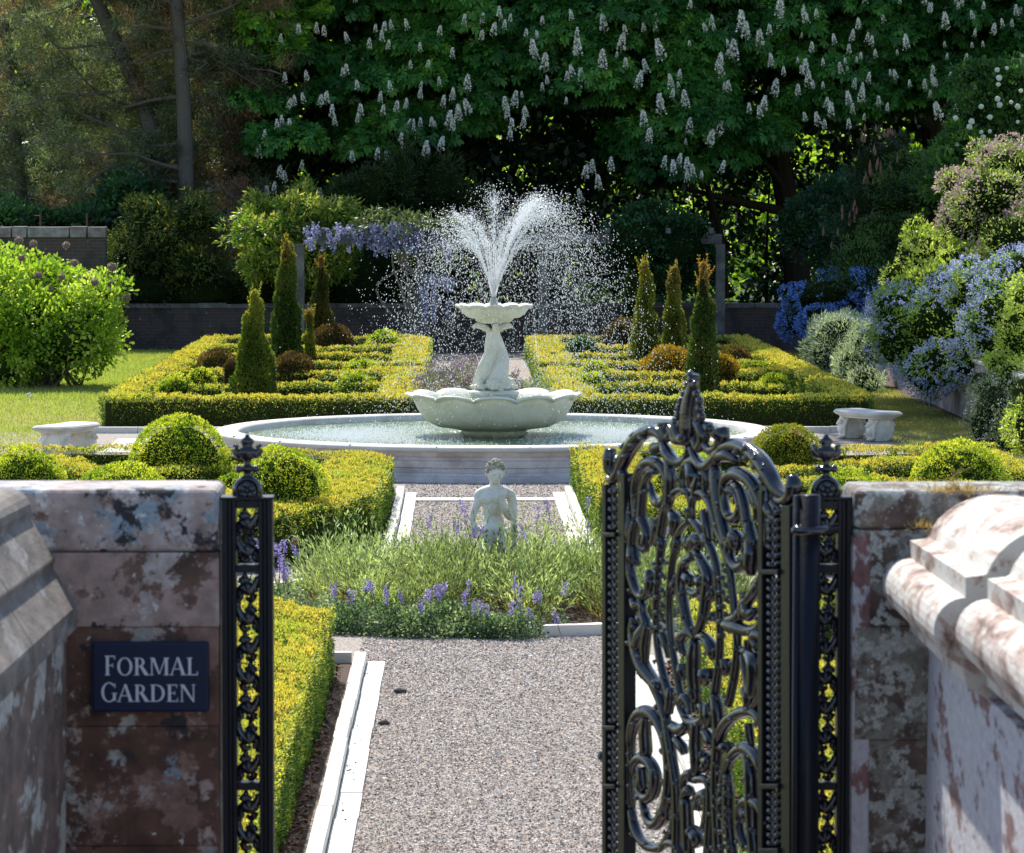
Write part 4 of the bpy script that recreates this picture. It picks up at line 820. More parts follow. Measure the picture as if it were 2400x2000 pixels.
def word(wd, px0, px1, ytop, ybase):
    tot = sum(LET[ch][0] for ch in wd)+.06*(len(wd)-1); p0 = dp(px0, ybase, DW-.02); p1 = dp(px1, ytop, DW-.02); W, H = p1[0]-p0[0], p1[2]-p0[2]; x = 0
    for i, ch in enumerate(wd):
        big = 1.12 if i == 0 else 1.; mb = MB()
        for j, poly in enumerate(LET[ch][1]):
            e = .0012+.00003*(j % 7)
            P = [(p0[0]+(x+q[0])*W/tot, yS-e, p0[2]+q[1]*H*big) for q in poly]+[(p0[0]+(x+q[0])*W/tot, yS+.001, p0[2]+q[1]*H*big) for q in poly]
            mb.add(P, [np.array([(0, 1, 2, 3), (0, 4, 5, 1), (1, 5, 6, 2), (2, 6, 7, 3), (3, 7, 4, 0)])])
        under(sg, mb.build('letter', M['lett'])); x += LET[ch][0]+.06
M['lett'] = newmat('white_lettering')[0]; M['lett'].node_tree.nodes['Principled BSDF'].inputs['Base Color'].default_value = (.62, .66, .72, 1)
word('FORMAL', 245, 464, 1542, 1583); word('GARDEN', 237, 459, 1605, 1645)
for px in (236, 462): 
    p = dp(px, 1592, DW-.02); V, Fs = lathe([(.0055, 0), (.0045, .002), (.0005, .0025)], n=12); V = V[:, [0, 2, 1]]*[1, -1, 1]+[p[0], yS, p[2]]
    under(sg, MB().add(V, Fs, (.05, .03, .02)).build('screw', M['col']))

# ================================================================== cast iron side panels
def vt(P, r, n=8): return tube(P, r, n)
M['iron_s'] = M['iron'].copy(); _q = M['iron_s'].node_tree.nodes['Principled BSDF']; _q.inputs['Specular IOR Level'].default_value = .25; _q.inputs['Roughness'].default_value = .4
def side_panel(label, pxc, d):
    root = thing('iron_side_panel', label, 'gate post', dp(pxc, 2500, d), 'iron panels flanking the gate'); s = d/F
    X = lambda px: dp(pxc+px, 1500, d)[0]; Z = lambda py: dp(pxc, py, d)[2]; y = dp(pxc, 1500, d)[1]
    fr = MB()
    for s_ in (-1, 1):
        for (u0, u1, yo) in ((60, 46, 0), (46, 36, .012), (36, 26, .004)): 
            a_, b_ = sorted((X(s_*u0), X(s_*u1))); fr.addm(box(a_+.0005, b_-.0005, y+yo, y+.075-yo, Z(2560), Z(1172)))
    for yy in (1183, 1333, 1844, 2080, 2530): fr.addm(box(X(-26), X(26), y+.006, y+.05, Z(yy+10), Z(yy-8)))
    fr.addm(box(X(-62), X(62), y-.004, y+.08, Z(1172), Z(1165)))
    under(root, fr.build('frame', M['iron_s'], bevel=.002))
    fw_ = MB()
    for (ya, yb) in ((1195, 1322), (1345, 1834), (1856, 2070), (2090, 2520)):
        k = max(1, round((yb-ya)/66)); hh = (yb-ya)/k
        for i in range(k):
            yc = ya+hh*(i+.5); sg_ = 1 if i % 2 else -1
            pts = [(-24*sg_, -hh*.5), (-22*sg_, -hh*.2), (-4*sg_, hh*.12), (14*sg_, -hh*.05), (10*sg_, -hh*.28), (-4*sg_, -hh*.2), (0, -hh*.05)]
            fw_.addm(tube(smoothline([(X(p[0]), y+.025, Z(yc+p[1])) for p in pts], 4), [.010, .015, .012, .006], 6))
            pts = [(24*sg_, hh*.5), (20*sg_, hh*.15), (4*sg_, -hh*.02), (-14*sg_, hh*.18), (-8*sg_, hh*.42), (6*sg_, hh*.34)]
            fw_.addm(tube(smoothline([(X(p[0]), y+.03, Z(yc+p[1])) for p in pts], 4), [.010, .015, .012, .006], 6))
            for (ux, uy, r_) in ((0, 0, .013), (-18*sg_, hh*.05, .008), (16*sg_, hh*.3, .009), (6*sg_, -hh*.4, .008)): fw_.addm(ellipsoid((X(ux), y+.022, Z(yc+uy)), (r_, .012, r_*1.3), 8, 6))
    under(root, fw_.build('fretwork', M['iron'], smooth=True))
    fn = MB(); cx = X(0); 
    prof = [(36, 1168), (36, 1150), (33, 1138), (26, 1128), (16, 1121), (9, 1117), (9, 1110), (16, 1106), (22, 1103), (22, 1098), (14, 1095), (8, 1092), (8, 1083), (12, 1079), (20, 1074), (26, 1065), (24, 1057), (13, 1050), (12, 1044), (17, 1038), (14, 1032), (6, 1026), (5, 1021), (.5, 1019)]
    V, Fs = lathe([(r*s, Z(py)) for r, py in prof], (0, 0, 0), 20); V[:, 1] *= .62; V += [cx, y+.035, 0]; fn.add(V, Fs)
    for s2 in (-1, 1):
        fn.addm(tube(smoothline([(cx+s2*8*s, y+.035, Z(1068)), (cx+s2*22*s, y+.035, Z(1066)), (cx+s2*29*s, y+.035, Z(1054)), (cx+s2*25*s, y+.035, Z(1045))], 4), [.012, .013, .01, .009], 8))
        fn.addm(ellipsoid((cx+s2*19*s, y+.035, Z(1102)), (.011, .011, .011)))
    under(root, fn.build('finial', M['iron'], smooth=True))
    ro = MB()
    for k in range(5):
        a_ = R(90+72*k); ro.addm(ellipsoid((cx+math.cos(a_)*.014, y+.005, Z(1150)+math.sin(a_)*.014), (.011, .010, .011), 8, 6))
    ro.addm(ellipsoid((cx, y+.0, Z(1150)), (.007, .012, .007), 8, 6)); ro.addm(tube([(cx+math.cos(a_)*.031, y+.012, Z(1150)+math.sin(a_)*.031) for a_ in np.linspace(0, 6.29, 24)], [.0035], 6, caps=False))
    under(root, ro.build('rosette', M['iron'], smooth=True)); return root
side_panel('black cast iron panel with urn finial at the left wall, nearer the sign', 580, 10.55)
side_panel('black cast iron panel with urn finial at the right wall, behind the gate hinge', 1937, 10.55)

# ================================================================== open iron gate, traced on its own plane
GA = dp(1895, 1500, 10.42); GB = dp(1420, 1500, 11.58); gdir = unit((GB-GA)*[1, 1, 0]); gn = np.array([-gdir[1], gdir[0], 0.]); gn = gn if gn[1] < 0 else -gn
gate = thing('iron_gate', 'ornate black cast iron gate standing open, hinged at the right', 'gate', (GA[0], GA[1], 1.5))
def GP(px, py, o=0.): return plane_pt(px, py, GA, GB)+gn*o
c1 = lambda p: (1400+p[0]/4.166, 860+p[1]/4.166); c2 = lambda p: (1400+p[0]/4.2, 1250+p[1]/4.2); c3 = lambda p: (1400+p[0]/4.2, 1600+p[1]/4.2)
def gt(mb, cc, pts, r, o=0., n=8):
    Q = smoothline([GP(*cc(p), o) for p in pts], 5); rr = (np.atleast_1d(r)*1.6+5)/4.18*11/F; rr = np.interp(np.linspace(0, 1, len(Q)), np.linspace(0, 1, len(rr)), rr); mb.addm(tube(Q, rr, n, flat=gn))
def leafed(mb, cc, pts, r, o=.006, step=55):
    """acanthus lobes along a line"""
    Q = smoothline([cc(p) for p in pts], 12); L = np.concatenate([[0], np.cumsum(np.linalg.norm(np.diff(Q, axis=0), axis=1))]); k = max(2, int(L[-1]*4.18/step))
    for i in range(k):
        q = np.array([np.interp(L[-1]*(i+.5)/k, L, Q[:, j]) for j in (0, 1)]); q2 = np.array([np.interp(L[-1]*(i+.9)/k, L, Q[:, j]) for j in (0, 1)]); dq = unit(q2-q); sd_ = 1 if i % 2 else -1
        a_ = q+np.array([-dq[1], dq[0]])*sd_*r/4.18*.55; b_ = a_+dq*r/4.18*.8+np.array([-dq[1], dq[0]])*sd_*r/4.18*.35
        mb.addm(tube([GP(*q, o), GP(*a_, o+.006), GP(*b_, o)], [r/4.18*11/F*.45, r/4.18*11/F*.5, r/4.18*11/F*.2], 7, flat=gn))
# stiles (framing bars) -------------------------------------------------
M['iron_f'] = M['iron'].copy(); _q = M['iron_f'].node_tree.nodes['Principled BSDF']; _q.inputs['Specular IOR Level'].default_value = .22; _q.inputs['Roughness'].default_value = .35
fr = MB(); yb = 2560
def bar(x0, x1, y0, y1, o0=-.02, o1=.02):
    P = [GP(x, y, o) for o in (o1, o0) for y in (y1, y0) for x in (x0, x1)]; fr.add(P, box(0, 1, 0, 1, 0, 1)[1])
for x0, x1, yt in ((1424, 1433, 1135), (1461, 1477, 1110), (1790, 1801, 1150), (1845, 1866, 1185)): bar(x0, x1, yt, yb)
for px in (1424,):
    for y_ in (1253, 1705, 1842, 2020): bar(1433, 1461, y_-5, y_+5, -.02, .03)
for y_ in (1340, 1842, 1993, 2160): bar(1801, 1845, y_-6, y_+6, -.02, .03)
bar(1477, 1790, 2470, 2490); bar(1424, 1866, 2548, 2560)
under(gate, fr.build('frame', M['iron_f'], bevel=.003))
hs = MB(); p0 = GP(1895, 1500); z1 = dp(1895, 1158, 10.45)[2]; z0_ = 1.5
for r_, dx in ((.030, 0), (.010, -.034)): hs.addm(tube([(p0[0]+dx, p0[1]-.01*(dx < 0), z0_), (p0[0]+dx, p0[1]-.01*(dx < 0), z1)], [r_], 16))
under(gate, hs.build('hinge_stile', M['iron_f'], smooth=True))
hb = MB(); hz = dp(1890, 1243, 10.4)[2]; hb.addm(tube([(p0[0]-.035, p0[1]-.04, hz), (p0[0]+.02, p0[1]-.045, hz), (p0[0]+.075, p0[1]+.02, hz)], [.013], 10)); hb.addm(ellipsoid((p0[0]-.03, p0[1]-.03, hz), (.022, .022, .016)))
under(gate, hb.build('hinge_strap', M['iron'], smooth=True))
kb = MB(); q = GP(1422, 1775); kb.addm(ellipsoid(q-gdir*-.025, (.018, .018, .018))); kb.addm(tube([q, q+gdir*.03], [.008], 8)); under(gate, kb.build('latch_knob', M['iron'], smooth=True))
# overthrow crest --------------------------------------------------------
cr = MB()
gt(cr, c1, [(100, 1110), (180, 1070), (240, 960), (300, 830), (370, 720), (460, 645), (560, 625), (640, 690), (630, 770), (560, 800)], [14, 34, 42, 48, 50, 44, 38, 34, 30, 38])
leafed(cr, c1, [(250, 960), (300, 830), (370, 730), (460, 660), (560, 650)], 60, .012, 60)
gt(cr, c1, [(130, 800), (125, 900), (130, 1000), (180, 1060)], [36, 52, 44, 14]); gt(cr, c1, [(95, 1085), (140, 1120), (200, 1090), (260, 1000)], [16, 20, 20, 18])
gt(cr, c1, [(1880, 1290), (1760, 1200), (1680, 1060), (1600, 930), (1500, 830), (1400, 775), (1300, 765), (1200, 815), (1145, 900), (1150, 980)], [20, 44, 54, 52, 46, 42, 38, 34, 32, 24])
gt(cr, c1, [(1150, 950), (1180, 880), (1270, 860), (1370, 920)], [26, 34, 40, 20]); leafed(cr, c1, [(1700, 1090), (1600, 940), (1500, 840), (1400, 790)], 64, .014, 60)
gt(cr, c1, [(1900, 1070), (1915, 1170), (1880, 1270), (1800, 1310), (1740, 1280)], [34, 52, 40, 26, 22]); gt(cr, c1, [(1700, 1310), (1770, 1400), (1880, 1470)], [22, 26, 18]); gt(cr, c1, [(1650, 1080), (1640, 1250), (1680, 1400), (1760, 1500)], [36, 34, 40, 30])
gt(cr, c1, [(950, 75), (935, 200), (905, 400), (900, 620), (905, 760)], [28, 40, 60, 66, 40])
for (x, y, r_) in ((905, 165, 26), (985, 175, 40), (870, 262, 30), (1005, 270, 44), (845, 330, 34), (1035, 330, 42), (830, 400, 38), (1035, 410, 46), (820, 470, 36), (1055, 490, 46), (940, 70, 34), (950, 120, 40), (790, 540, 36), (1010, 560, 50), (850, 560, 44)):
    cr.addm(ellipsoid(GP(*c1((x, y)), .012), (r_/4.18*11/F*.95, .017, r_/4.18*11/F*1.15), 10, 7))
for pts, r_ in (([(660, 545), (665, 620), (700, 690), (730, 640), (715, 590)], [40, 40, 30, 24, 22]), ([(750, 590), (770, 700), (830, 720)], [30, 34, 30]), ([(800, 500), (790, 600), (830, 700), (900, 710)], [34, 46, 40, 44]),
                ([(1215, 640), (1230, 700), (1180, 790), (1110, 810), (1060, 740), (1090, 650)], [60, 46, 30, 24, 26, 22]), ([(1090, 570), (1120, 640)], [32, 30]), ([(1020, 560), (1050, 700), (1000, 790), (960, 700)], [44, 40, 30, 30]),
                ([(650, 740), (690, 830), (740, 900), (810, 935), (880, 890), (905, 780)], [24, 40, 40, 28, 24, 20]), ([(930, 780), (960, 870), (1010, 950), (1080, 970), (1150, 900), (1240, 790)], [22, 26, 34, 32, 30, 26])): gt(cr, c1, pts, r_, .004)
cr.addm(ellipsoid(GP(*c1((910, 690)), .02), (.02, .015, .012)))
under(gate, cr.build('crest', M['iron'], smooth=True))
# scrollwork ---------------------------------------------------------------
sw = MB()
L1 = [([(385, 1500), (365, 1300), (375, 1120), (440, 970), (540, 925), (640, 990), (685, 1130), (665, 1290), (600, 1335), (540, 1260), (515, 1130)], [26, 26, 28, 32, 34, 30, 28, 28, 34, 24, 14]),
      ([(430, 1500), (440, 1300), (465, 1130), (520, 1030), (580, 1020)], [34, 30, 28, 30, 20]), ([(700, 900), (715, 1100), (700, 1300), (660, 1400), (630, 1560), (600, 1750)], [34, 42, 34, 30, 32, 34]),
      ([(240, 1000), (285, 1180), (300, 1400), (330, 1700)], [30, 46, 40, 38]), ([(380, 1500), (350, 1620), (340, 1760)], [30, 34, 30]), ([(430, 1480), (480, 1620), (470, 1740)], [38, 30, 38]),
      ([(840, 1190), (835, 1050), (870, 950), (950, 915), (1030, 970), (1060, 1080), (1060, 1230)], [22, 26, 30, 34, 30, 26, 22]), ([(900, 940), (940, 1060), (920, 1180)], [30, 56, 30]), ([(1000, 1050), (970, 1180), (960, 1300)], [26, 40, 26]),
      ([(640, 1500), (685, 1330), (750, 1230), (830, 1195), (895, 1260), (910, 1380), (890, 1500)], [26, 24, 22, 22, 20, 18, 20]), ([(930, 1480), (925, 1320), (970, 1235), (1040, 1240), (1110, 1330), (1150, 1440), (1190, 1600), (1270, 1750)], [20, 24, 26, 28, 34, 36, 34, 34]),
      ([(720, 1420), (760, 1500), (740, 1640)], [24, 44, 22]), ([(1040, 1400), (1070, 1560), (1090, 1700)], [24, 34, 22]), ([(900, 1500), (820, 1580), (770, 1680), (740, 1760)], [22, 22, 22, 24]), ([(920, 1490), (1000, 1590), (1060, 1740)], [22, 24, 24]),
      ([(890, 1650), (890, 1720), (870, 1760)], [34, 40, 24]), ([(990, 1660), (980, 1740)], [30, 40]), ([(580, 1490), (590, 1580), (560, 1680), (520, 1730)], [44, 46, 28, 20]),
      ([(1660, 1760), (1630, 1500), (1590, 1300), (1510, 1130), (1400, 1050), (1290, 1060), (1235, 1150), (1235, 1300), (1270, 1440), (1350, 1480), (1395, 1370), (1350, 1230), (1290, 1200)], [30, 30, 34, 40, 42, 38, 32, 28, 30, 34, 28, 24, 34]),
      ([(1510, 1740), (1460, 1520), (1430, 1330), (1380, 1180), (1320, 1150)], [30, 34, 32, 28, 20]), ([(1150, 980), (1165, 1200), (1200, 1420), (1240, 1600), (1290, 1760)], [34, 44, 40, 36, 34]), ([(1520, 1200), (1570, 1350), (1560, 1500)], [40, 40, 24]),
      ([(1480, 1500), (1490, 1620), (1540, 1740)], [24, 40, 24]), ([(1290, 1680), (1340, 1650), (1390, 1700)], [26, 44, 30]), ([(1640, 1100), (1660, 1400), (1680, 1750)], [34, 36, 34])]
for p, r_ in L1: gt(sw, c1, p, r_)
L2 = [([(300, 0), (310, 200), (330, 400), (380, 560), (430, 620), (500, 590), (525, 480), (505, 370)], [34, 36, 34, 28, 28, 34, 44, 26]), ([(440, 20), (430, 120), (480, 160), (500, 60)], [26, 30, 20, 16]), ([(350, 130), (360, 240), (400, 300)], [40, 50, 16]),
      ([(350, 640), (380, 720), (440, 700), (450, 800), (480, 900), (430, 1000), (400, 1120)], [24, 36, 26, 30, 34, 46, 50]), ([(380, 840), (360, 980), (400, 1180), (460, 1330), (540, 1440), (620, 1540)], [40, 42, 50, 52, 44, 40]), ([(500, 900), (470, 1100), (470, 1300)], [30, 36, 26]),
      ([(640, 60), (610, 300), (585, 600), (580, 900), (600, 1150), (650, 1400), (720, 1640)], [32, 26, 24, 24, 24, 26, 30]), ([(800, 60), (745, 250), (715, 550), (710, 850), (740, 1150), (790, 1420), (830, 1660)], [28, 24, 24, 24, 24, 24, 28]),
      ([(1050, 20), (1130, 180), (1180, 380), (1200, 700), (1210, 1050), (1190, 1350), (1140, 1680)], [26, 26, 24, 24, 24, 26, 34]), ([(1230, 60), (1295, 300), (1335, 600), (1360, 850), (1380, 1100), (1350, 1400), (1290, 1690)], [30, 26, 24, 28, 26, 28, 28]),
      ([(880, 860), (840, 650), (825, 450), (860, 290), (950, 225)], [34, 36, 36, 30, 24]), ([(950, 150), (1020, 270), (1090, 420), (1075, 600), (1040, 820), (970, 1010)], [20, 34, 40, 40, 34, 24]), ([(880, 860), (920, 960), (970, 1050)], [34, 28, 24]),
      ([(880, 430), (930, 480)], [40, 34]), ([(1000, 440), (1050, 520)], [34, 50]), ([(900, 570), (960, 600), (1010, 570)], [20, 24, 20]), ([(740, 560), (790, 450)], [40, 26]), ([(1100, 640), (1140, 560)], [36, 24]), ([(790, 760), (840, 760)], [24, 30]), ([(1110, 830), (1150, 820)], [26, 30]),
      ([(880, 60), (920, 120), (960, 60), (1020, 100)], [30, 40, 40, 30]), ([(890, 120), (940, 180), (1000, 130)], [26, 22, 26]),
      ([(960, 1020), (880, 975), (820, 1040), (830, 1130), (870, 1200)], [18, 30, 36, 30, 10]), ([(975, 1020), (1050, 1020), (1110, 1100), (1135, 1190), (1130, 1250)], [18, 30, 38, 36, 12]), ([(960, 1060), (950, 1200), (950, 1400), (970, 1660)], [34, 50, 50, 34]),
      ([(850, 1280), (855, 1360), (880, 1430)], [40, 50, 26]), ([(1080, 1340), (1085, 1400), (1070, 1480)], [56, 66, 36]), ([(640, 1000), (680, 1100), (700, 1230)], [30, 28, 14]), ([(1260, 1240), (1270, 1330), (1260, 1400)], [34, 38, 16]),
      ([(1350, 40), (1300, 120), (1310, 250), (1380, 340), (1450, 290), (1450, 180)], [40, 36, 32, 34, 28, 18]), ([(1360, 60), (1370, 130), (1370, 180)], [50, 44, 20]), ([(1500, 60), (1520, 200), (1510, 320), (1520, 420)], [34, 50, 48, 24]),
      ([(1620, 440), (1560, 560), (1500, 640), (1440, 720), (1450, 850)], [30, 40, 36, 40, 40]), ([(1450, 580), (1460, 680), (1490, 800), (1560, 760)], [34, 34, 44, 20]), ([(1280, 900), (1380, 930), (1480, 960), (1570, 940), (1620, 860), (1640, 760)], [44, 44, 34, 30, 24, 20]),
      ([(1290, 860), (1380, 830), (1420, 760)], [36, 40, 30]), ([(1590, 1130), (1540, 1040), (1570, 1000), (1640, 1020)], [30, 36, 36, 30]), ([(1480, 1050), (1480, 1150), (1440, 1160), (1400, 1120)], [26, 24, 24, 16]), ([(1480, 1180), (1560, 1280), (1560, 1450), (1540, 1600)], [34, 64, 60, 50]),
      ([(1640, 1180), (1600, 1350), (1620, 1550), (1560, 1680)], [30, 30, 30, 26]), ([(1430, 1200), (1470, 1400), (1520, 1600)], [20, 30, 40])]
for p, r_ in L2: gt(sw, c2, p, r_)
L3 = [([(560, 0), (620, 160), (670, 330), (705, 520), (740, 760), (775, 1000), (785, 1300), (780, 1700)], [44, 36, 34, 36, 34, 34, 34, 34]), ([(720, 50), (720, 150), (700, 300)], [24, 34, 30]), ([(1140, 60), (1180, 250), (1195, 450), (1180, 700), (1165, 950), (1175, 1300), (1200, 1700)], [24, 44, 40, 36, 34, 34, 36]),
      ([(1190, 560), (1250, 430), (1330, 340), (1430, 290), (1530, 290), (1610, 370), (1640, 480)], [34, 40, 36, 34, 32, 34, 26]), ([(1190, 640), (1310, 640)], [34, 34]), ([(1490, 400), (1500, 520), (1520, 620)], [26, 30, 18]), ([(1460, 60), (1500, 160), (1480, 280)], [40, 44, 30]),
      ([(1640, 60), (1570, 200), (1480, 290)], [24, 26, 24]), ([(930, 300), (900, 200), (860, 150), (820, 210), (840, 290), (900, 380), (980, 400), (1050, 350), (1040, 250), (1000, 220)], [24, 28, 34, 28, 26, 30, 30, 30, 30, 20]), ([(960, 60), (960, 200), (970, 300)], [50, 30, 24]),
      ([(1100, 210), (1110, 330), (1090, 430)], [40, 50, 24]), ([(980, 400), (970, 600), (980, 760), (970, 900)], [40, 46, 46, 34]), ([(740, 430), (820, 470), (880, 420)], [34, 40, 30]), ([(780, 560), (840, 640), (860, 700)], [30, 34, 24]), ([(1060, 480), (1120, 580), (1130, 640)], [30, 40, 24]), ([(1050, 680), (1050, 760), (1110, 780)], [34, 30, 40]), ([(1090, 800), (1030, 850)], [34, 30]),
      ([(335, 1250), (318, 900), (322, 600), (360, 400), (430, 300), (530, 300), (610, 400), (665, 540), (700, 720), (710, 950), (690, 1180), (640, 1330), (570, 1400), (500, 1350), (455, 1220), (430, 1060)], [24, 28, 32, 40, 44, 42, 40, 40, 40, 40, 44, 44, 38, 32, 26, 18]),
      ([(480, 330), (470, 500), (480, 660), (470, 750)], [30, 44, 44, 30]), ([(330, 500), (330, 700), (350, 860)], [24, 30, 26]), ([(350, 900), (370, 790), (440, 740), (520, 790), (575, 920), (555, 1080), (480, 1140), (410, 1060), (400, 940)], [24, 34, 38, 40, 42, 40, 34, 26, 16]), ([(440, 830), (450, 980), (470, 1060)], [40, 46, 30]),
      ([(335, 1250), (370, 1430), (440, 1560), (530, 1625), (620, 1625), (690, 1540), (740, 1400), (760, 1250)], [28, 34, 32, 30, 28, 26, 22, 20]), ([(600, 1640), (700, 1580), (780, 1600), (820, 1700)], [20, 28, 30, 30]), ([(650, 1290), (700, 1290)], [40, 44]),
      ([(1210, 1300), (1225, 1050), (1270, 850), (1340, 710), (1440, 645), (1540, 690), (1610, 800), (1660, 930)], [24, 28, 30, 34, 38, 42, 46, 34]), ([(1470, 700), (1510, 900), (1520, 1150), (1530, 1400), (1560, 1700)], [30, 44, 46, 44, 44]), ([(1470, 1640), (1410, 1480), (1395, 1320), (1430, 1200), (1500, 1165), (1590, 1200), (1640, 1300), (1650, 1450)], [30, 30, 30, 34, 38, 40, 36, 28]),
      ([(1280, 900), (1290, 1100), (1290, 1300), (1310, 1500), (1330, 1700)], [30, 40, 40, 34, 40]), ([(1460, 1240), (1480, 1380)], [44, 40]), ([(835, 1050), (860, 930), (920, 895), (945, 960), (1000, 950), (1070, 960), (1110, 1060), (1110, 1300), (1090, 1700)], [24, 26, 28, 20, 26, 28, 30, 30, 34]),
      ([(840, 1300), (860, 1130), (900, 1060), (930, 1090)], [30, 34, 34, 24]), ([(990, 1250), (1010, 1130), (1070, 1110), (1090, 1250), (1060, 1450)], [30, 34, 36, 34, 36]), ([(880, 1150), (890, 1400), (900, 1690)], [40, 44, 40]), ([(960, 1480), (1000, 1600)], [50, 40]), ([(900, 1480), (960, 1460)], [40, 40])]
for p, r_ in L3: gt(sw, c3, p, r_)
# lower field below the photographed part: same scroll vocabulary
for x_, s_ in ((560, 1), (1400, -1)):
    gt(sw, c3, [(x_, 1720), (x_+s_*60, 2000), (x_+s_*150, 2300), (x_-s_*20, 2500), (x_-s_*120, 2300), (x_-s_*40, 2180)], [34, 34, 34, 32, 30, 24]); gt(sw, c3, [(x_-s_*160, 3600), (x_-s_*100, 3200), (x_+s_*60, 2900), (x_+s_*200, 3100), (x_+s_*100, 3300)], [30, 34, 36, 32, 24]); gt(sw, c3, [(x_+s_*300, 1700), (x_+s_*320, 2500), (x_+s_*260, 3200), (x_+s_*60, 3640)], [34, 34, 34, 30])
gt(sw, c3, [(970, 1690), (970, 2400), (970, 3640)], [36, 44, 36])
for cc_, LL in ((c1, L1), (c2, L2), (c3, L3)):
    for p, r_ in LL:
        if len(p) > 4: leafed(sw, cc_, p, float(np.mean(r_))*1.25+6, .008, 150)
under(gate, sw.build('scrollwork', M['iron'], smooth=True))
lf = MB()
leafed(lf, c2, [(645, 220), (640, 600), (650, 960)], 58, .006, 70); leafed(lf, c2, [(1265, 330), (1270, 700), (1270, 1040)], 58, .006, 70); leafed(lf, c3, [(1290, 900), (1290, 1650)], 60, .01, 70)
for x0, ya, yb_ in ((1447, 1140, 1245), (1447, 1262, 1698), (1447, 1715, 1834), (1447, 1852, 2012), (1823, 1190, 1332), (1823, 1350, 1834), (1823, 1852, 1985), (1823, 2002, 2150)):
    wq = 11 if x0 < 1600 else 16; k = int((yb_-ya)/19)
    for i in range(k):
        yy = ya+(yb_-ya)*(i+.5)/k
        for s_ in (-1, 1): lf.addm(tube([GP(x0, yy+9, .008), GP(x0+s_*wq*.6, yy, .014), GP(x0+s_*wq, yy-7, .006)], [.006, .0085, .003], 6, flat=gn))
        lf.addm(ellipsoid(GP(x0, yy-4, .012), (.006, .010, .012), 7, 5))
P = [GP(x, y, o) for o in (-.012, -.016) for y in (2540, 1150) for x in (1440, 1454)]; lf.add(P, box(0, 1, 0, 1, 0, 1)[1]); P = [GP(x, y, o) for o in (-.012, -.016) for y in (2540, 1190) for x in (1812, 1834)]; lf.add(P, box(0, 1, 0, 1, 0, 1)[1])
under(gate, lf.build('leaf_ornament', M['iron'], smooth=True))

# ================================================================== garden walls at the back
m, t, b = newmat('old_brick'); v = coords(t, (1, 1, 1)); mp = nd(t, 'ShaderNodeMapping'); mp.inputs['Rotation'].default_value = (R(90), 0, 0); t.links.new(v, mp.inputs[0])
br = nd(t, 'ShaderNodeTexBrick'); br.inputs['Scale'].default_value = 1; br.inputs['Brick Width'].default_value = .24; br.inputs['Row Height'].default_value = .085; br.inputs['Mortar Size'].default_value = .008
br.inputs['Color1'].default_value = (.075, .05, .048, 1); br.inputs['Color2'].default_value = (.055, .045, .045, 1); br.inputs['Mortar'].default_value = (.08, .075, .075, 1); t.links.new(mp.outputs[0], br.inputs['Vector'])
c = mixc(t, ramp(t, noise(t, v, 1.6, 7, .7), [(.5, (0, 0, 0)), (.6, (1, 1, 1))]), br.outputs['Color'], (.035, .035, .035)); c = mixc(t, ramp(t, noise(t, v, 6, 5), [(.66, (0, 0, 0)), (.7, (.8, .8, .8))]), c, (.42, .42, .40))
t.links.new(c, b.inputs['Base Color']); b.inputs['Roughness'].default_value = .95; bump(t, b, br.outputs['Fac'], -.4, .01); M['brick'] = m
bw = thing('back_wall', 'low dark brick wall running behind the whole parterre in shade', 'wall', (0, 40, 0))
under(bw, MB().addm(box(-14, 14, 40, 40.4, -.05, 1.05)).build('brickwork', M['brick']))
mb = MB()
for i in range(40): mb.addm(box(-14+i*.7, -14+i*.7+.694, 39.95, 40.45, 1.052, 1.17+rng.normal(0, .006)))
under(bw, mb.build('coping', stonemat('dark_coping', (.12, .11, .12), (.05, .05, .05), (.2, .2, .22), 3), bevel=.01))
tw = thing('tall_brick_wall', 'tall weathered wall end with pale coping stones behind the hydrangea', 'wall', (-11, 38.5, 0))
xe = dp(250, 600, 96.5)[0]; zt = dp(100, 532, 96.5)[2]
under(tw, MB().addm(box(-14.5, xe, 38.3, 38.75, -.05, zt-.26)).build('brickwork', M['brick']))
for i, (pa, pb) in enumerate(((-60, 30), (32, 66), (68, 165), (167, 206), (208, 250))):
    a, c_ = dp(pa, 532, 96.4), dp(pb, 562, 96.4); under(tw, MB().addm(box(a[0], c_[0]-.01, 38.24-.01*(i % 2), 38.8, zt-.255, zt+.012*(i % 2))).build('coping_stone', stonemat('coping_%d' % i, (.22, .20, .21), (.13, .10, .09), (.34, .34, .33), 5), bevel=.015))
for px, lab in ((95, 'thin rusty iron rod standing on the tall wall, left one'), (204, 'thin rusty iron rod standing on the tall wall, right one')):
    p = dp(px, 530, 96.6); tag(MB().add(*tube([(p[0], p[1], zt), (p[0], p[1], zt+.33)], [.028, .024], 8), (.10, .05, .035)).build('iron_rod', M['col']), lab, 'rod')
# ------------------------------------------------------------------ pergola
woodm = stonemat('grey_weathered_wood', (.12, .12, .12), (.06, .06, .06), (.18, .18, .18), 3, .3, .9)
pg = thing('pergola', 'weathered grey timber pergola carrying wisteria before the back wall', 'pergola', (1, 37, 0))
zb = dp(1000, 560, 95)[2]
a, c_ = dp(740, 560, 95), dp(1385, 560, 95); under(pg, MB().addm(box(a[0], c_[0], a[1]-.06, a[1]+.06, zb-.13, zb+.13)).build('beam', woodm, bevel=.01))
a, c_ = dp(1380, 560, 95.4), dp(1692, 560, 95.4); under(pg, MB().addm(box(a[0], c_[0], a[1]-.06, a[1]+.06, zb-.13, zb+.11)).build('beam', woodm, bevel=.01))
for px in (703, 985, 1272, 1688):
    a = dp(px, 700, 95.25); under(pg, MB().addm(box(a[0]-.11, a[0]+.11, a[1]-.1, a[1]+.1, -.02, zb-.132)).build('post', woodm, bevel=.01))
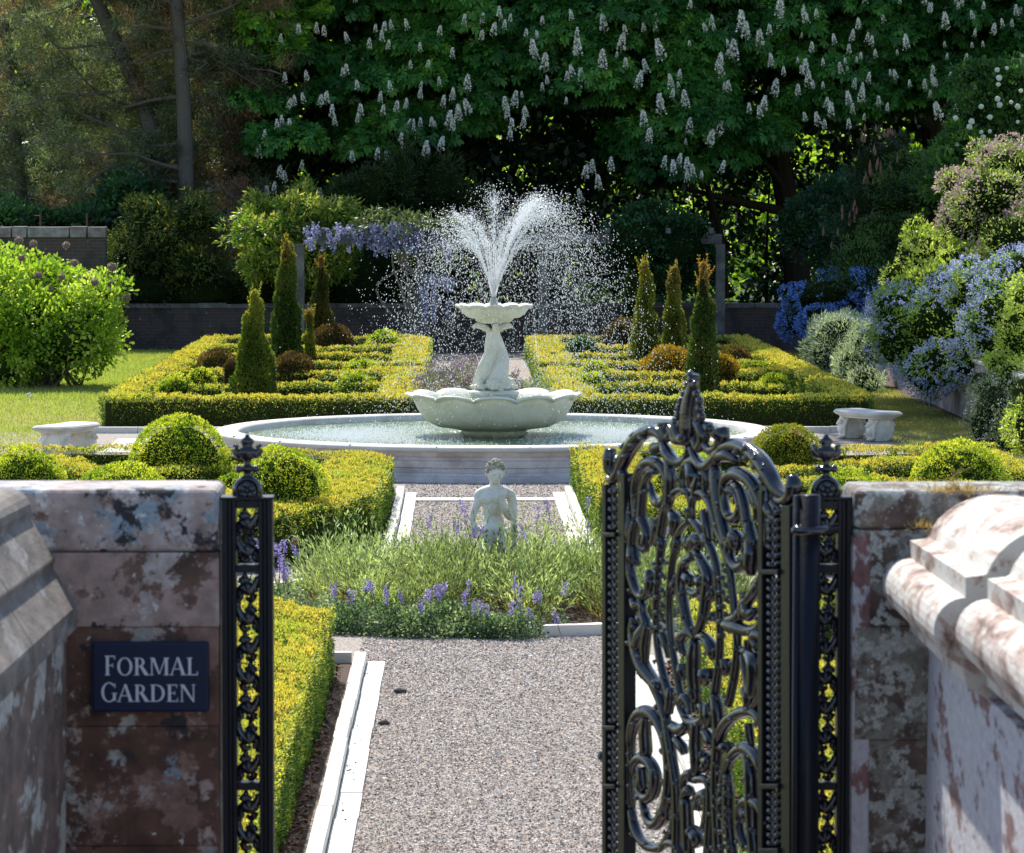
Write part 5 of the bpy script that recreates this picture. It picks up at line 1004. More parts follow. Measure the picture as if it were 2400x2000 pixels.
for px in (760, 860, 960, 1060, 1180, 1300, 1420, 1560, 1660):
    a = dp(px, 548, 96); under(pg, MB().addm(box(a[0]-.05, a[0]+.05, a[1]-1.4, a[1]+1.2, zb+.135, zb+.26)).build('rafter', woodm, bevel=.006))

# ================================================================== planting
def shrub(name, label, cat, blobs, n, L, W, pal, mat='soft', group=None, tip=None, droop=0., spread=.6, depth=.35, hexa=False, core=(.012, .02, .006), corek=.72, flowers=(), stems=0, clump=.5, lumps=9):
    sub = []
    for b_ in blobs:
        for q_ in range(lumps):
            dq = unit(rng.normal(size=3)+[0, -.3, .3]); f_ = rng.uniform(.26, .6); sub.append((np.array(b_[0])+dq*np.array(b_[1])*.78, tuple(np.array(b_[1])*f_*rng.uniform(.8, 1.2, 3))))
    cores = list(blobs); blobs = list(blobs)+sub
    c0 = np.mean([b_[0] for b_ in blobs], 0); root = thing(name, label, cat, (c0[0], c0[1], 0), group)
    mb = MB(); P, N = on_blobs(blobs, n, depth); P = P+N*((vnoise(P, clump*1.3)-.5)*.9*clump+(vnoise(P, clump*.4)-.5)*.35*clump)[:, None]; k = len(P)
    A = unit(N+rng.normal(0, spread, (k, 3))+np.array([0, 0, .25-droop])); col = pick(pal, k, P, clump)
    if tip is not None:
        q = rng.random(k) < np.clip(.15+.8*(vnoise(P, clump*.6, 7)-.45)*2+.3*N[:, 2], 0, .9); col[q] = pick(tip, q.sum())
    cards(mb, P, A, L*rng.uniform(.6, 1.35, k), W*rng.uniform(.7, 1.3, k), col, hexa=hexa)
    if core is not None:
        for b_ in cores: mb.addm(ellipsoid(b_[0], np.array(b_[1])*min(corek, .8), 12, 8), core, 1)
    under(root, mb.build('foliage', [M[mat], M['bark']]))
    if stems:
        mb = MB()
        for i in range(stems):
            b_ = blobs[rng.integers(len(blobs))]; g0 = np.array([c0[0]+rng.normal(0, .3), c0[1]+rng.normal(0, .2), 0]); e = np.array(b_[0])+rng.normal(0, .5, 3)*np.array(b_[1])
            mb.addm(tube(smoothline([g0, (g0+e)/2+rng.normal(0, .15, 3), e], 4), [.035, .012], 5), (.14, .11, .08))
        under(root, mb.build('stem', M['bark']))
    for (fname, fn, fs, fpal, kind, sel) in flowers:
        mb = MB(); P, N = on_blobs(blobs, fn, .12)
        if sel is not None: q = sel(P, N); P, N = P[q], N[q]
        if kind == 'panicle':        # little upright/outward cluster of tiny florets
            for j in range(7):
                u = j/7; Q = P+unit(N+[0, 0, .35])*fs*(u*1.6+.6)+rng.normal(0, fs*.32*(1-u*.6), P.shape); cards(mb, Q, unit(rng.normal(size=Q.shape)+N*.5), fs*.75, fs*.6, pick(fpal, len(Q)))
        elif kind == 'ball':
            for p_, n_ in zip(P, N):
                V, Fq = ellipsoid(p_+n_*fs*.8, (fs, fs, fs*.85), 10, 7); mb.add(V+rng.normal(0, fs*.08, V.shape), Fq, pick(fpal, 1)[0])
                q = unit(rng.normal(size=(40, 3))); cards(mb, p_+n_*fs*.8+q*fs*.9, unit(q+rng.normal(0, .7, (40, 3))), fs*.35, fs*.3, pick(fpal, 40))
        else:
            cards(mb, P+N*fs, unit(rng.normal(size=P.shape)+N), fs, fs*.8, pick(fpal, len(P)))
        o = under(root, mb.build(fname, M['petal'])); o['kind'] = 'stuff'
    return root
# hydrangea at left
HY = [BL(50, 765, 80, 140, 150, 1.6), BL(170, 785, 79.5, 105, 105, 1.3), BL(-60, 730, 80, 150, 130, 1.5), BL(115, 680, 80.5, 105, 80, 1.2), BL(215, 745, 79.6, 66, 72, .8), BL(40, 655, 80.5, 110, 60, 1.1), BL(0, 850, 79, 90, 70, .8), BL(250, 690, 80, 45, 45, .5)]
hyd = shrub('hydrangea', 'big sunlit lime green hydrangea bush with dead flower heads at left', 'shrub', HY, 38000, .105, .058, [(.10, .20, .02, .25), (.30, .44, .04, .4), (.50, .60, .12, .35)], hexa=True, spread=.75, depth=.5, stems=50, clump=.5, lumps=9, corek=.6, core=(.03, .05, .015))
for i, (px, py, s_) in enumerate(((263, 626, 10), (112, 681, 12), (200, 655, 10), (222, 662, 9), (200, 713, 8), (297, 698, 9), (175, 617, 9), (90, 645, 9), (45, 565, 10), (78, 572, 9), (155, 575, 8), (262, 664, 7), (50, 605, 8), (145, 650, 8))):
    c_ = dp(px, py, 78.6+.4*(i % 3)); r_ = s_*79/F; V, Fq = ellipsoid(c_, (r_, r_, r_*.85), 12, 8); mb = MB().add(V+rng.normal(0, r_*.06, V.shape), Fq, (.24, .17, .13)); q = unit(rng.normal(size=(90, 3)))
    cards(mb, c_+q*r_*.9, unit(q+rng.normal(0, .6, (90, 3))), r_*.35, r_*.3, pick([(.30, .22, .17, .6), (.42, .33, .27, .4)], 90)); under(hyd, mb.build('dried_flower_head', M['petal']))
# small lawn daisies
mb = MB()
for (px, py) in ((64, 926), (73, 930), (70, 924)):
    c_ = gp(px, py, .06); mb.addm(ellipsoid(c_, (.03, .03, .03), 8, 6), (.75, .75, .72)); mb.addm(tube([c_, c_*[1, 1, 0]], [.004], 5), (.2, .3, .1))
tag(mb.build('dandelion_clocks', M['petal']), 'tiny white dandelion clocks standing on the left lawn', 'flowers', kind='stuff')
# wisteria on the pergola
WB = [BL(930, 520, 95, 95, 28, .8), BL(1010, 525, 95, 70, 30, .7), BL(860, 530, 95, 55, 25, .6), BL(960, 600, 95.6, 50, 40, .5), BL(1040, 610, 95.6, 40, 60, .5), BL(1080, 540, 95, 50, 26, .6)]
wi = shrub('wisteria', 'wisteria with hanging lilac blue flowers along the pergola beam', 'climber', WB, 2600, .14, .045, [(.04, .07, .03, .5), (.09, .13, .06, .4), (.16, .17, .10, .1)], core=None, depth=.8, spread=.9, stems=0)
mb = MB()
for i in range(90):
    px = rng.choice([rng.uniform(842, 985), rng.uniform(842, 985), rng.uniform(990, 1060), rng.uniform(700, 850)]); py = rng.uniform(520, 560) if px < 990 else rng.uniform(530, 720)
    c_ = dp(px, py, 94.6+rng.random()*.5); hh = rng.uniform(.25, .5); m_ = 60; u = rng.random(m_); P = c_+np.stack([rng.normal(0, .06, m_)*(1-u*.7), rng.normal(0, .06, m_)*(1-u*.7), -u*hh], 1)
    cards(mb, P, unit(rng.normal(size=(m_, 3))), .07, .055, pick([(.28, .29, .50, .5), (.40, .42, .62, .35), (.55, .56, .72, .15)], m_))
under(wi, mb.build('flower', M['petal']))
mb = MB()
for i in range(9):
    x0 = rng.uniform(915, 985); mb.addm(tube(smoothline([dp(x0, 575, 95), dp(x0+rng.normal(0, 25), 620, 95.1), dp(x0+rng.normal(5, 30), 680, 95.2), dp(985+rng.normal(0, 8), 800, 95.2)], 5), [.02, .03], 5), (.19, .17, .15))
under(wi, mb.build('stem', M['bark']))
# shrubs on the left and centre behind the parterre
shrub('golden_shrub', 'arching golden green shrub left of the wisteria, tallest in sun', 'shrub', [BL(700, 500, 98, 75, 45, 1.1), BL(640, 560, 97.5, 95, 50, 1.1), BL(780, 500, 98, 62, 40, .9), BL(700, 610, 97, 100, 55, 1.1), BL(610, 500, 98.5, 55, 36, .8), BL(790, 600, 97.2, 55, 60, .8), BL(705, 450, 98.5, 30, 28, .5), BL(600, 620, 97.2, 50, 40, .7)],
      17000, .16, .05, [(.05, .11, .02, .3), (.14, .24, .03, .4), (.30, .38, .06, .3)], tip=[(.42, .46, .10, .6), (.50, .46, .16, .4)], droop=.5, depth=.6, clump=.5, corek=.5)
shrub('golden_shrub', 'golden tipped drooping conifer bush right of the tall wall end', 'shrub', [BL(350, 540, 99, 60, 75, 1.), BL(320, 600, 98.6, 80, 60, 1.), BL(400, 570, 98.8, 70, 60, 1.), BL(460, 520, 99.4, 60, 60, .9), BL(440, 630, 98.5, 100, 60, .9), BL(375, 500, 99.4, 28, 36, .5)],
      15000, .15, .035, [(.02, .05, .012, .35), (.06, .10, .02, .4), (.14, .18, .03, .25)], tip=[(.24, .22, .05, .5), (.12, .17, .03, .5)], droop=.35, depth=.5, clump=.35, corek=.7)
shrub('dark_yew_bush', 'very dark green yew mass under the golden conifer bush', 'shrub', [BL(330, 680, 98.4, 110, 50, .7), BL(470, 690, 98.6, 110, 60, .8), BL(600, 690, 99, 80, 60, .8), BL(700, 690, 98.6, 70, 60, .8), BL(820, 660, 99.5, 90, 90, 1.), BL(900, 640, 100.5, 80, 80, .9)], 12000, .12, .03, [(.012, .03, .01, .6), (.03, .06, .015, .4)], depth=.4, clump=.4, corek=.85)
shrub('elder_bush', 'bluish green leafy bush behind the tall wall coping', 'shrub', [BL(250, 490, 103, 60, 50, 1.), BL(300, 460, 103, 60, 50, 1.), BL(200, 520, 102, 60, 40, .8), BL(350, 470, 104, 50, 60, .9), BL(120, 520, 102, 70, 30, .8), BL(10, 510, 102, 60, 40, .8)], 7000, .18, .07, [(.015, .05, .025, .5), (.03, .10, .04, .4), (.07, .17, .05, .1)], hexa=True, depth=.6, clump=.5, corek=.6)
shrub('dark_cypress', 'dusky green cypress below the chestnut blossom, left of centre', 'tree', [BL(870, 450, 101, 60, 70, 1.), BL(940, 430, 101.5, 50, 90, 1.), BL(1020, 440, 102, 60, 70, 1.), BL(810, 470, 101, 60, 50, .9), BL(1090, 470, 102.5, 60, 50, .9)], 12000, .15, .03, [(.02, .045, .012, .5), (.045, .08, .02, .4), (.09, .12, .03, .1)], depth=.45, droop=-.3, clump=.4, corek=.75)
shrub('climbing_bush', 'dense bluish green climber on the right half of the pergola', 'climber', [BL(1500, 560, 95.6, 95, 60, .8), BL(1590, 580, 95.6, 75, 70, .8), BL(1430, 600, 96.2, 60, 70, .7), BL(1520, 510, 96, 60, 36, .6), BL(1610, 540, 95.6, 60, 36, .6), BL(1560, 650, 95.8, 80, 55, .7), BL(1650, 620, 96, 45, 60, .6)], 17000, .09, .06, [(.015, .055, .025, .45), (.03, .11, .045, .4), (.07, .20, .07, .15)], hexa=True, depth=.35, clump=.3, corek=.8)
# ------------------------------------------------------------------ right hand border
lowwall = thing('border_wall', 'low pinkish rendered wall under the flowering border at right', 'wall', (8.4, 10, 0))
under(lowwall, MB().addm(box(8.45, 8.75, -4, 39, -.05, 1.05)).build('wall_face', stonemat('pink_render', (.40, .30, .28), (.28, .20, .19), (.48, .40, .38), 3)))
under(lowwall, MB().addm(box(8.4, 8.8, -4, 39, 1.052, 1.12)).build('coping', M['cope'], bevel=.02))
BLUE = [(.24, .28, .52, .2), (.42, .48, .72, .45), (.62, .67, .86, .35)]
DEEP = [(.07, .15, .50, .35), (.14, .28, .72, .4), (.26, .44, .88, .25)]
shrub('ceanothus', 'large pale blue flowering ceanothus spilling over the right wall', 'shrub', [BL(2130, 800, 71, 90, 80, .9), BL(2230, 760, 70, 110, 90, .9), BL(2330, 800, 68, 100, 100, .9), BL(2250, 850, 69, 110, 60, .8), BL(2330, 690, 69, 110, 70, .9), BL(2100, 730, 72, 60, 50, .7), BL(2180, 870, 70, 70, 60, .7), BL(2400, 640, 69, 90, 60, .8), BL(2150, 850, 73.5, 55, 60, .6), BL(2090, 800, 75, 50, 50, .6), BL(2290, 850, 68, 60, 45, .6), BL(2340, 760, 67, 70, 90, .7), BL(2190, 810, 71, 80, 60, .8), BL(2120, 700, 73, 60, 36, .7)], 26000, .07, .032, [(.07, .13, .03, .35), (.20, .32, .06, .4), (.38, .48, .12, .25)], hexa=False, depth=.3, clump=.4, corek=.84,
      flowers=[('blossom', 17000, .045, BLUE, 'panicle', lambda P, N: vnoise(P, .55, 3) > .39)])
shrub('ceanothus', 'deep blue ceanothus in shade at the far end of the right border', 'shrub', [BL(1900, 720, 93, 60, 36, .8), BL(1960, 700, 92, 80, 46, .8), BL(2020, 690, 91, 50, 40, .8), BL(1860, 760, 92, 36, 30, .6), BL(1930, 760, 90, 60, 40, .6), BL(1955, 690, 91, 85, 40, .7), BL(2020, 665, 90, 50, 30, .6), BL(1885, 700, 92, 45, 30, .6)], 9000, .06, .03, [(.02, .06, .015, .6), (.05, .11, .02, .4)], depth=.3, clump=.3, corek=.84,
      flowers=[('blossom', 9000, .052, DEEP, 'panicle', lambda P, N: vnoise(P, .6, 3) > .36)])
WHT = [(.62, .66, .66, .6), (.42, .48, .46, .4)]
daisy_pal = [(.22, .28, .22, .4), (.38, .45, .37, .4), (.52, .57, .5, .2)]
shrub('daisy_bush', 'feathery grey bush covered in small white daisies below the blue flowers', 'shrub', [BL(1960, 800, 84, 66, 66, .8), BL(1985, 775, 85, 50, 40, .7), BL(1935, 800, 86, 36, 45, .6), BL(2010, 860, 80, 60, 50, .7), BL(2030, 900, 78, 40, 40, .6), BL(1935, 830, 84, 40, 50, .6), BL(2040, 820, 80, 50, 70, .7)], 20000, .10, .016, daisy_pal, depth=.5, droop=-.2, clump=.3, corek=.75, flowers=[('daisy', 3600, .035, WHT, 'flat', None)])
shrub('daisy_bush', 'grey white daisy bush hanging at the lower right edge', 'shrub', [BL(2330, 960, 62, 55, 70, .6), BL(2370, 1010, 61, 50, 60, .6), BL(2300, 900, 63, 30, 34, .4), BL(2400, 950, 61, 40, 80, .6), BL(2340, 1050, 60.5, 45, 45, .5), BL(2300, 990, 62, 30, 60, .5)], 9000, .07, .010, [(.10, .14, .10, .5), (.22, .27, .2, .5)], depth=.5, droop=-.1, clump=.3, corek=.8, flowers=[('daisy', 1300, .03, WHT, 'flat', None)])
YG = [(.14, .22, .03, .25), (.36, .46, .08, .4), (.58, .64, .20, .35)]
shrub('variegated_shrub', 'yellow green leafy shrub between blue and pink flowering bushes', 'shrub', [BL(2170, 600, 77, 80, 60, 1.), BL(2260, 620, 76, 90, 50, 1.), BL(2200, 670, 75.5, 110, 45, .9), BL(2110, 650, 77, 50, 40, .7), BL(2150, 540, 78, 36, 30, .5), BL(2090, 760, 75, 50, 60, .6)], 15000, .085, .03, YG, depth=.4, clump=.35, corek=.78, flowers=[('pale_flower', 500, .035, [(.65, .62, .55, 1)], 'flat', None)])
shrub('pink_shrub', 'dusty pink flowering shrub high on the right edge of the border', 'shrub', [BL(2330, 460, 76, 90, 70, 1.), BL(2280, 520, 76.5, 80, 60, 1.), BL(2380, 390, 77, 80, 50, 1.), BL(2250, 430, 77.5, 50, 34, .7), BL(2370, 560, 75, 80, 60, 1.), BL(2320, 370, 78, 50, 30, .6)], 16000, .08, .028, [(.12, .18, .05, .3), (.28, .36, .11, .4), (.46, .50, .2, .3)], depth=.4, clump=.35, corek=.78,
      flowers=[('pink_blossom', 13000, .06, [(.52, .34, .34, .5), (.68, .52, .48, .3), (.40, .26, .24, .2)], 'flat', lambda P, N: (vnoise(P, .7, 3) > .36) & (N[:, 2] > -.4))])
shrub('leafy_shrub', 'bright green rose like foliage at the right edge beside the blue flowers', 'shrub', [BL(2390, 800, 64, 60, 90, .6), BL(2380, 900, 63, 55, 60, .6), BL(2410, 720, 65, 50, 70, .6), BL(2370, 1010, 60.5, 26, 30, .3), BL(2340, 860, 63.5, 34, 34, .4), BL(2410, 1000, 59.5, 40, 70, .4)], 11000, .06, .03, YG, hexa=True, depth=.45, clump=.3, corek=.75)
shrub('snowball_shrub', 'dark green viburnum with white snowball flowers at upper right', 'shrub', [BL(2330, 280, 90, 100, 80, 1.3), BL(2260, 350, 89, 80, 60, 1.), BL(2380, 200, 90, 80, 60, 1.2), BL(2240, 430, 88, 80, 60, 1.), BL(2300, 180, 91, 60, 40, .8)], 13000, .12, .06, [(.02, .07, .015, .4), (.05, .14, .025, .4), (.12, .24, .04, .2)], hexa=True, depth=.45, clump=.4, corek=.75)
vb = [o for o in bpy.data.objects if o.name.startswith('snowball_shrub')][0]
for i, (px, py) in enumerate(((2337, 164), (2342, 183), (2340, 198), (2338, 232), (2343, 246), (2370, 240), (2385, 250), (2393, 213), (2320, 275), (2277, 285), (2240, 277), (2300, 310), (2304, 322), (2320, 308), (2332, 333), (2282, 332), (2385, 286), (2243, 340), (2272, 298), (2228, 353), (2255, 388), (2218, 432), (2300, 250), (2360, 160))):
    c_ = dp(px, py, 88.2); r_ = rng.uniform(4, 7.5)*88/F; V, Fq = ellipsoid(c_, (r_, r_, r_*.95), 10, 8); under(vb, MB().add(V+rng.normal(0, r_*.07, V.shape), Fq, (.66, .72, .62)).build('snowball_flower', M['petal']))
shrub('green_shrub', 'mid green feathery shrub in shade behind the blue ceanothus', 'shrub', [BL(2080, 560, 92, 70, 60, 1.), BL(2030, 620, 91, 80, 55, 1.), BL(2110, 470, 93, 70, 60, 1.), BL(2180, 440, 92, 60, 60, 1.), BL(2050, 660, 90, 70, 40, .8), BL(2130, 400, 94, 60, 50, 1.)], 14000, .11, .035, [(.02, .06, .02, .4), (.05, .12, .03, .4), (.10, .19, .04, .2)], depth=.45, clump=.4, corek=.78)
shrub('green_shrub', 'dark bluish green bush left of the cone bearing spruce', 'shrub', [BL(1930, 480, 98, 60, 60, 1.), BL(1890, 540, 97, 70, 70, 1.), BL(1950, 590, 96, 60, 60, 1.), BL(1990, 450, 99, 50, 60, 1.)], 10000, .13, .06, [(.012, .05, .025, .5), (.025, .09, .04, .4), (.05, .14, .05, .1)], hexa=True, depth=.5, clump=.4, corek=.7)
# spruce with upright brown cones
sp_ = shrub('spruce', 'dark spruce studded with small upright brown cones at right', 'tree', [BL(2080, 400, 95, 50, 70, .9), BL(2050, 480, 94.5, 60, 70, .9), BL(2010, 560, 94, 50, 50, .8), BL(2030, 400, 95, 30, 60, .7), BL(1990, 640, 93.5, 50, 60, .8), BL(2110, 350, 95.5, 26, 40, .5)], 12000, .12, .02, [(.015, .03, .018, .6), (.035, .06, .03, .4)], mat='tree', depth=.35, clump=.3, corek=.82)
src = None
for i in range(64):
    px, py = (rng.uniform(2020, 2125), rng.uniform(300, 440)) if i < 34 else (rng.uniform(1930, 2050), rng.uniform(470, 660)); c_ = dp(px, py, 93.6)
    if src is None:
        V, Fq = lathe([(.02, -.08), (.035, -.04), (.035, .0), (.02, .06), (.004, .12)], n=7); src = MB().add(V, Fq, (.22, .13, .09)).build('cone', M['bark']); o = src
    else: o = src.copy(); C.collection.objects.link(o)
    o.location = [float(q) for q in c_]; under(sp_, o); o.scale = (1, 1, float(rng.uniform(.8, 1.5)))

# ================================================================== horse chestnuts
CH = [(.020, .085, .020, .3), (.042, .155, .032, .35), (.085, .25, .045, .25), (.17, .36, .05, .10)]
def palmate(mb, P, N, pal, Ls=.24, nl=6, bright=None):
    k = len(P); down = unit(N*.8+rng.normal(0, .35, (k, 3))+np.array([0, 0, -.55])); side = unit(np.cross(N+rng.normal(0, .2, (k, 3)), down)); nr = unit(np.cross(down, side)); col0 = pick(pal, k, P, 1.2)
    if bright is not None: col0 = np.where(bright(P)[:, None], pick([(.06, .20, .03, .3), (.12, .30, .03, .4), (.26, .44, .05, .3)], k), col0)  # sunlight on the crown's edge put in as a lighter leaf palette
    for j in range(nl):
        a = R(-115+230*j/(nl-1)); A = unit(down*math.cos(a)+side*math.sin(a)+nr*.0+rng.normal(0, .1, (k, 3))+np.array([0, 0, -.25])); Lr = Ls*(1-.28*abs(a)/2)*rng.uniform(.8, 1.15, k)
        B = unit(np.cross(A, nr)); V = np.stack([P, P+A*(Lr*.35)[:, None]+B*(Lr*.10)[:, None], P+A*(Lr*.7)[:, None]+B*(Lr*.20)[:, None], P+A*Lr[:, None]-[0, 0, .02], P+A*(Lr*.7)[:, None]-B*(Lr*.20)[:, None], P+A*(Lr*.35)[:, None]-B*(Lr*.10)[:, None]], 1)
        mb.add(V.reshape(-1, 3), np.arange(k*6).reshape(k, 6), np.repeat(col0*rng.uniform(.85, 1.15, (k, 1)), 6, 0))
flower_src = None
def make_flower():
    mb = MB(); n = 130; u = rng.random(n)**.8; th = rng.uniform(0, 6.28, n); r = .075*(1-u)**.8+.012; P = np.stack([r*np.cos(th), r*np.sin(th), u*.36], 1)
    cards(mb, P, unit(P*[1, 1, 0]+rng.normal(0, .04, (n, 3))+[0, 0, .02])  , .058, .05, pick([(.92, .92, .88, .8), (.74, .66, .6, .12), (.42, .40, .28, .08)], n)); mb.addm(tube([(0, 0, -.06), (0, 0, .34)], [.012, .006], 5), (.2, .25, .1)); return mb.build('blossom_spike', M['petal'])
def chestnut(label, boughs, fpos, trunk, bright=None, nper=190, d=106):
    root = thing('horse_chestnut', label, 'tree', (trunk[0][0], trunk[0][1], 0), 'flowering horse chestnuts behind the garden')
    mb = MB(); fill = MB()
    for (px, py, rx, rz, dd) in boughs:
        c_, r_ = BL(px, py, dd, rx, rz, 1.3); n = int(nper*(rx*rz/3600+.3)*1.5); q = unit(rng.normal(size=(n, 3))); q[:, 2] = np.where(q[:, 2] < -.35, -q[:, 2], q[:, 2])
        P = c_+q*np.array(r_)*rng.uniform(.75, 1.05, (n, 1)); P += (vnoise(P, .6)[:, None]-.5)*.5*q
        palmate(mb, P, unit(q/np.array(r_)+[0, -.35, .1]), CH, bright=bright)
        n2 = n*3; q = unit(rng.normal(size=(n2, 3))); P = c_+[0, 1.1, 0]+q*np.array(r_)*rng.uniform(.1, .95, (n2, 1)); cards(fill, P, rng.normal(size=(n2, 3)), .30, .16, pick([(.008, .03, .01, .6), (.015, .05, .015, .4)], n2), hexa=True)  # fill leaves coloured near black to paint the dark gaps between boughs
    under(root, mb.build('crown', M['tree'])); under(root, fill.build('inner_crown', M['tree']))
    tb = MB(); 
    for pts, r_ in trunk[1]: tb.addm(tube(smoothline(pts, 5), r_, 9), (.022, .018, .014))
    under(root, tb.build('trunk', M['bark']))
    global flower_src
    fpos = list(fpos)[:98]
    while len(fpos) < min(98, len(f1)+24):
        bq = boughs[rng.integers(len(boughs))]; an = rng.uniform(0, 6.28); q_ = (bq[0]+math.cos(an)*bq[2]*.7, bq[1]+math.sin(an)*bq[3]*.8, rng.uniform(.55, 1.0))
        if q_[1] < low(q_[0])+30: fpos.append(q_)
    for (px, py, s_) in fpos:
        c_ = dp(px, py, d-1.9+rng.uniform(-.3, .3))
        if flower_src is None: flower_src = make_flower(); o = flower_src
        else: o = flower_src.copy(); C.collection.objects.link(o)
        o.location = [float(q) for q in c_]; o.location.z -= .16*s_; under(root, o); o.scale = (s_*.64, s_*.64, s_*.74); o.rotation_euler = (rng.normal(0, .13), rng.normal(0, .13), rng.uniform(0, 6.28))
    return root
def boughs(x0, x1, y0f, y1f, n, dd=106, rx=(55, 100), rz=(34, 60)):
    out = []
    for i in range(n):
        px = rng.uniform(x0, x1); py = rng.uniform(y0f(px), y1f(px)); out.append((px, py, rng.uniform(*rx), rng.uniform(*rz), dd+rng.uniform(-.8, 2.2)))
    return out
# lower outline of the blossom curtain in photo pixels
low = lambda x: np.interp(x, [560, 590, 650, 800, 950, 1080, 1160, 1250, 1330, 1450, 1560, 1640, 1760, 1900, 2020, 2120, 2230, 2400], [80, 300, 400, 370, 330, 340, 300, 230, 220, 330, 420, 400, 340, 300, 270, 300, 260, 200])
f1 = [(1030+0, 70, 1), (640, 30, .9), (900, 60, 1), (955, 55, 1), (700, 66, .9), (742, 64, 1), (1088, 45, 1.1), (1110, 38, 1), (1130, 40, 1), (1175, 38, .9), (1182, 56, .9), (1195, 40, .8), (1155, 66, 1.3), (1128, 80, 1), (1232, 75, .8), (1250, 115, .8), (895, 82, 1), (880, 65, .8), (918, 56, .9), (962, 150, .8), (1002, 148, .8), (1060, 122, 1), (1095, 190, 1.5),
      (1060, 218, 1.2), (1038, 235, 1.1), (1100, 245, 1.5), (1075, 262, 1.6), (1050, 275, 1.5), (1060, 290, 1.2), (984, 217, 1), (1030, 190, .9), (985, 197, .7), (915, 200, 1), (890, 225, 1), (928, 247, 1.1), (948, 244, .7), (897, 256, 1), (845, 255, 1.2), (838, 275, .8), (956, 287, .8), (985, 285, .9), (1012, 284, 1), (1186, 240, 1.3), (1188, 262, 1.2), (1204, 228, 1.5), (1234, 260, 1.1),
      (1226, 284, 1.2), (1198, 288, 1.1), (1195, 312, 1.2), (978, 312, 1), (938, 320, .9), (945, 340, .8), (995, 346, 1.5), (1032, 334, 1.4), (884, 358, 1.1), (905, 364, 1), (826, 364, 1.1), (712, 228, 1), (750, 232, 1.1), (765, 226, 1.2), (668, 180, 1), (720, 175, 1), (675, 240, 1), (690, 234, 1), (650, 290, 1), (662, 282, 1.1), (680, 290, 1.1), (778, 258, 1.2), (784, 280, 1), (605, 352, 1.2),
      (620, 312, .9), (706, 386, 1), (655, 400, 1.2), (668, 412, 1.1), (640, 438, 1.1), (750, 455, 1.3), (625, 445, 1), (700, 65, 1), (760, 70, 1), (815, 85, 1), (865, 100, 1), (812, 160, 1), (838, 198, 1)]
f2 = [(1250, 105, 1.4), (1257, 120, 1.3), (1275, 142, 1.7), (1355, 105, 1.8), (1352, 75, 1), (1416, 50, 1.6), (1455, 95, 1.7), (1412, 135, 1.8), (1365, 178, 1.7), (1343, 163, 1.1), (1466, 145, 1), (1494, 182, 1.6), (1516, 152, 1.3), (1552, 112, 2), (1550, 240, 1.9), (1510, 275, 1.6), (1520, 315, 1.3), (1371, 400, 1.4), (1388, 388, 1.3), (1432, 382, 1.3), (1403, 424, 1.4), (1363, 455, 1.2), (1555, 378, 1.2), (1578, 390, 1.4), (1590, 372, 1.2),
      (1466, 68, 1), (1510, 60, .9), (1574, 187, 1.3), (1592, 172, .9), (1607, 228, 1.6), (1575, 218, 1), (1616, 292, 1.5), (1684, 295, 1.5), (1663, 318, 1.6), (1690, 388, 1.2), (1612, 385, 1.5), (1625, 398, 1.2), (1610, 410, 1.1), (1738, 45, 1.9), (1748, 68, 1.7), (1720, 110, 1.9), (1685, 140, 1.6), (1692, 160, 1.4), (1708, 200, 1.1), (1782, 85, 1.6), (1803, 68, 1.1), (1668, 45, 1), (1655, 62, .9), (1890, 35, 1.4), (1913, 30, .9),
      (1825, 10, 1.8), (1837, 165, .9), (1808, 138, 1.2), (1890, 155, 1.5), (1895, 182, 1.5), (1815, 200, 1.6), (1788, 240, 1.5), (1782, 260, 1.2), (1757, 252, 1), (1870, 208, 1.1), (1902, 108, 1)]
f3 = [(2218, 45, 1.6), (2124, 95, 1.4), (2012, 52, 1.1), (1997, 80, 1.1), (1956, 90, 1), (1972, 158, 1.1), (2035, 180, 1), (2018, 218, 1.5), (1992, 228, 1.4), (1947, 255, 1.3), (1918, 276, 1.3), (1990, 288, 1), (2203, 255, 1.7), (2240, 252, 1.2), (2248, 203, 1.4), (2290, 197, 1.1), (2328, 65, 1.1), (2388, 30, 1.3), (2350, 52, .8), (1936, 240, 1.1), (2394, 145, 1)]
T = lambda px, py, d: dp(px, py, d)
chestnut('horse chestnut with white candles on the left, leaves tinted as sunlit at its edge', boughs(575, 1260, lambda x: -60, low, 74)+[(610, 20, 60, 50, 105), (620, 340, 50, 45, 105), (640, 250, 50, 40, 105.5), (600, 60, 40, 40, 105), (700, 330, 70, 40, 104.6)], f1,
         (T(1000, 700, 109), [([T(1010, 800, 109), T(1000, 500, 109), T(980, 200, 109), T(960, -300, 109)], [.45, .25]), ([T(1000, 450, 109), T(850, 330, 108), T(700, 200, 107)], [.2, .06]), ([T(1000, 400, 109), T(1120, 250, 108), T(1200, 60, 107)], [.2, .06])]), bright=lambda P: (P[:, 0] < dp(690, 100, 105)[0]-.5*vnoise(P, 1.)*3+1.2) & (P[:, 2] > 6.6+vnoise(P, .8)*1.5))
chestnut('central horse chestnut with upright white candles above the right cones', boughs(1240, 1930, lambda x: -60, low, 82), f2,
         (T(1880, 700, 110), [([T(1880, 800, 111), T(1860, 560, 111), T(1820, 300, 111), T(1780, -300, 111)], [.42, .25]), ([T(1870, 520, 111), T(1990, 470, 110), T(2080, 440, 109.5)], [.16, .06]), ([T(1860, 500, 111), T(1720, 470, 110), T(1600, 440, 109)], [.16, .05]), ([T(1700, 700, 110), T(1690, 560, 110), T(1650, 400, 109), T(1600, 100, 109)], [.12, .06]), ([T(1850, 460, 111), T(1790, 380, 110), T(1700, 330, 109)], [.1, .04])]))
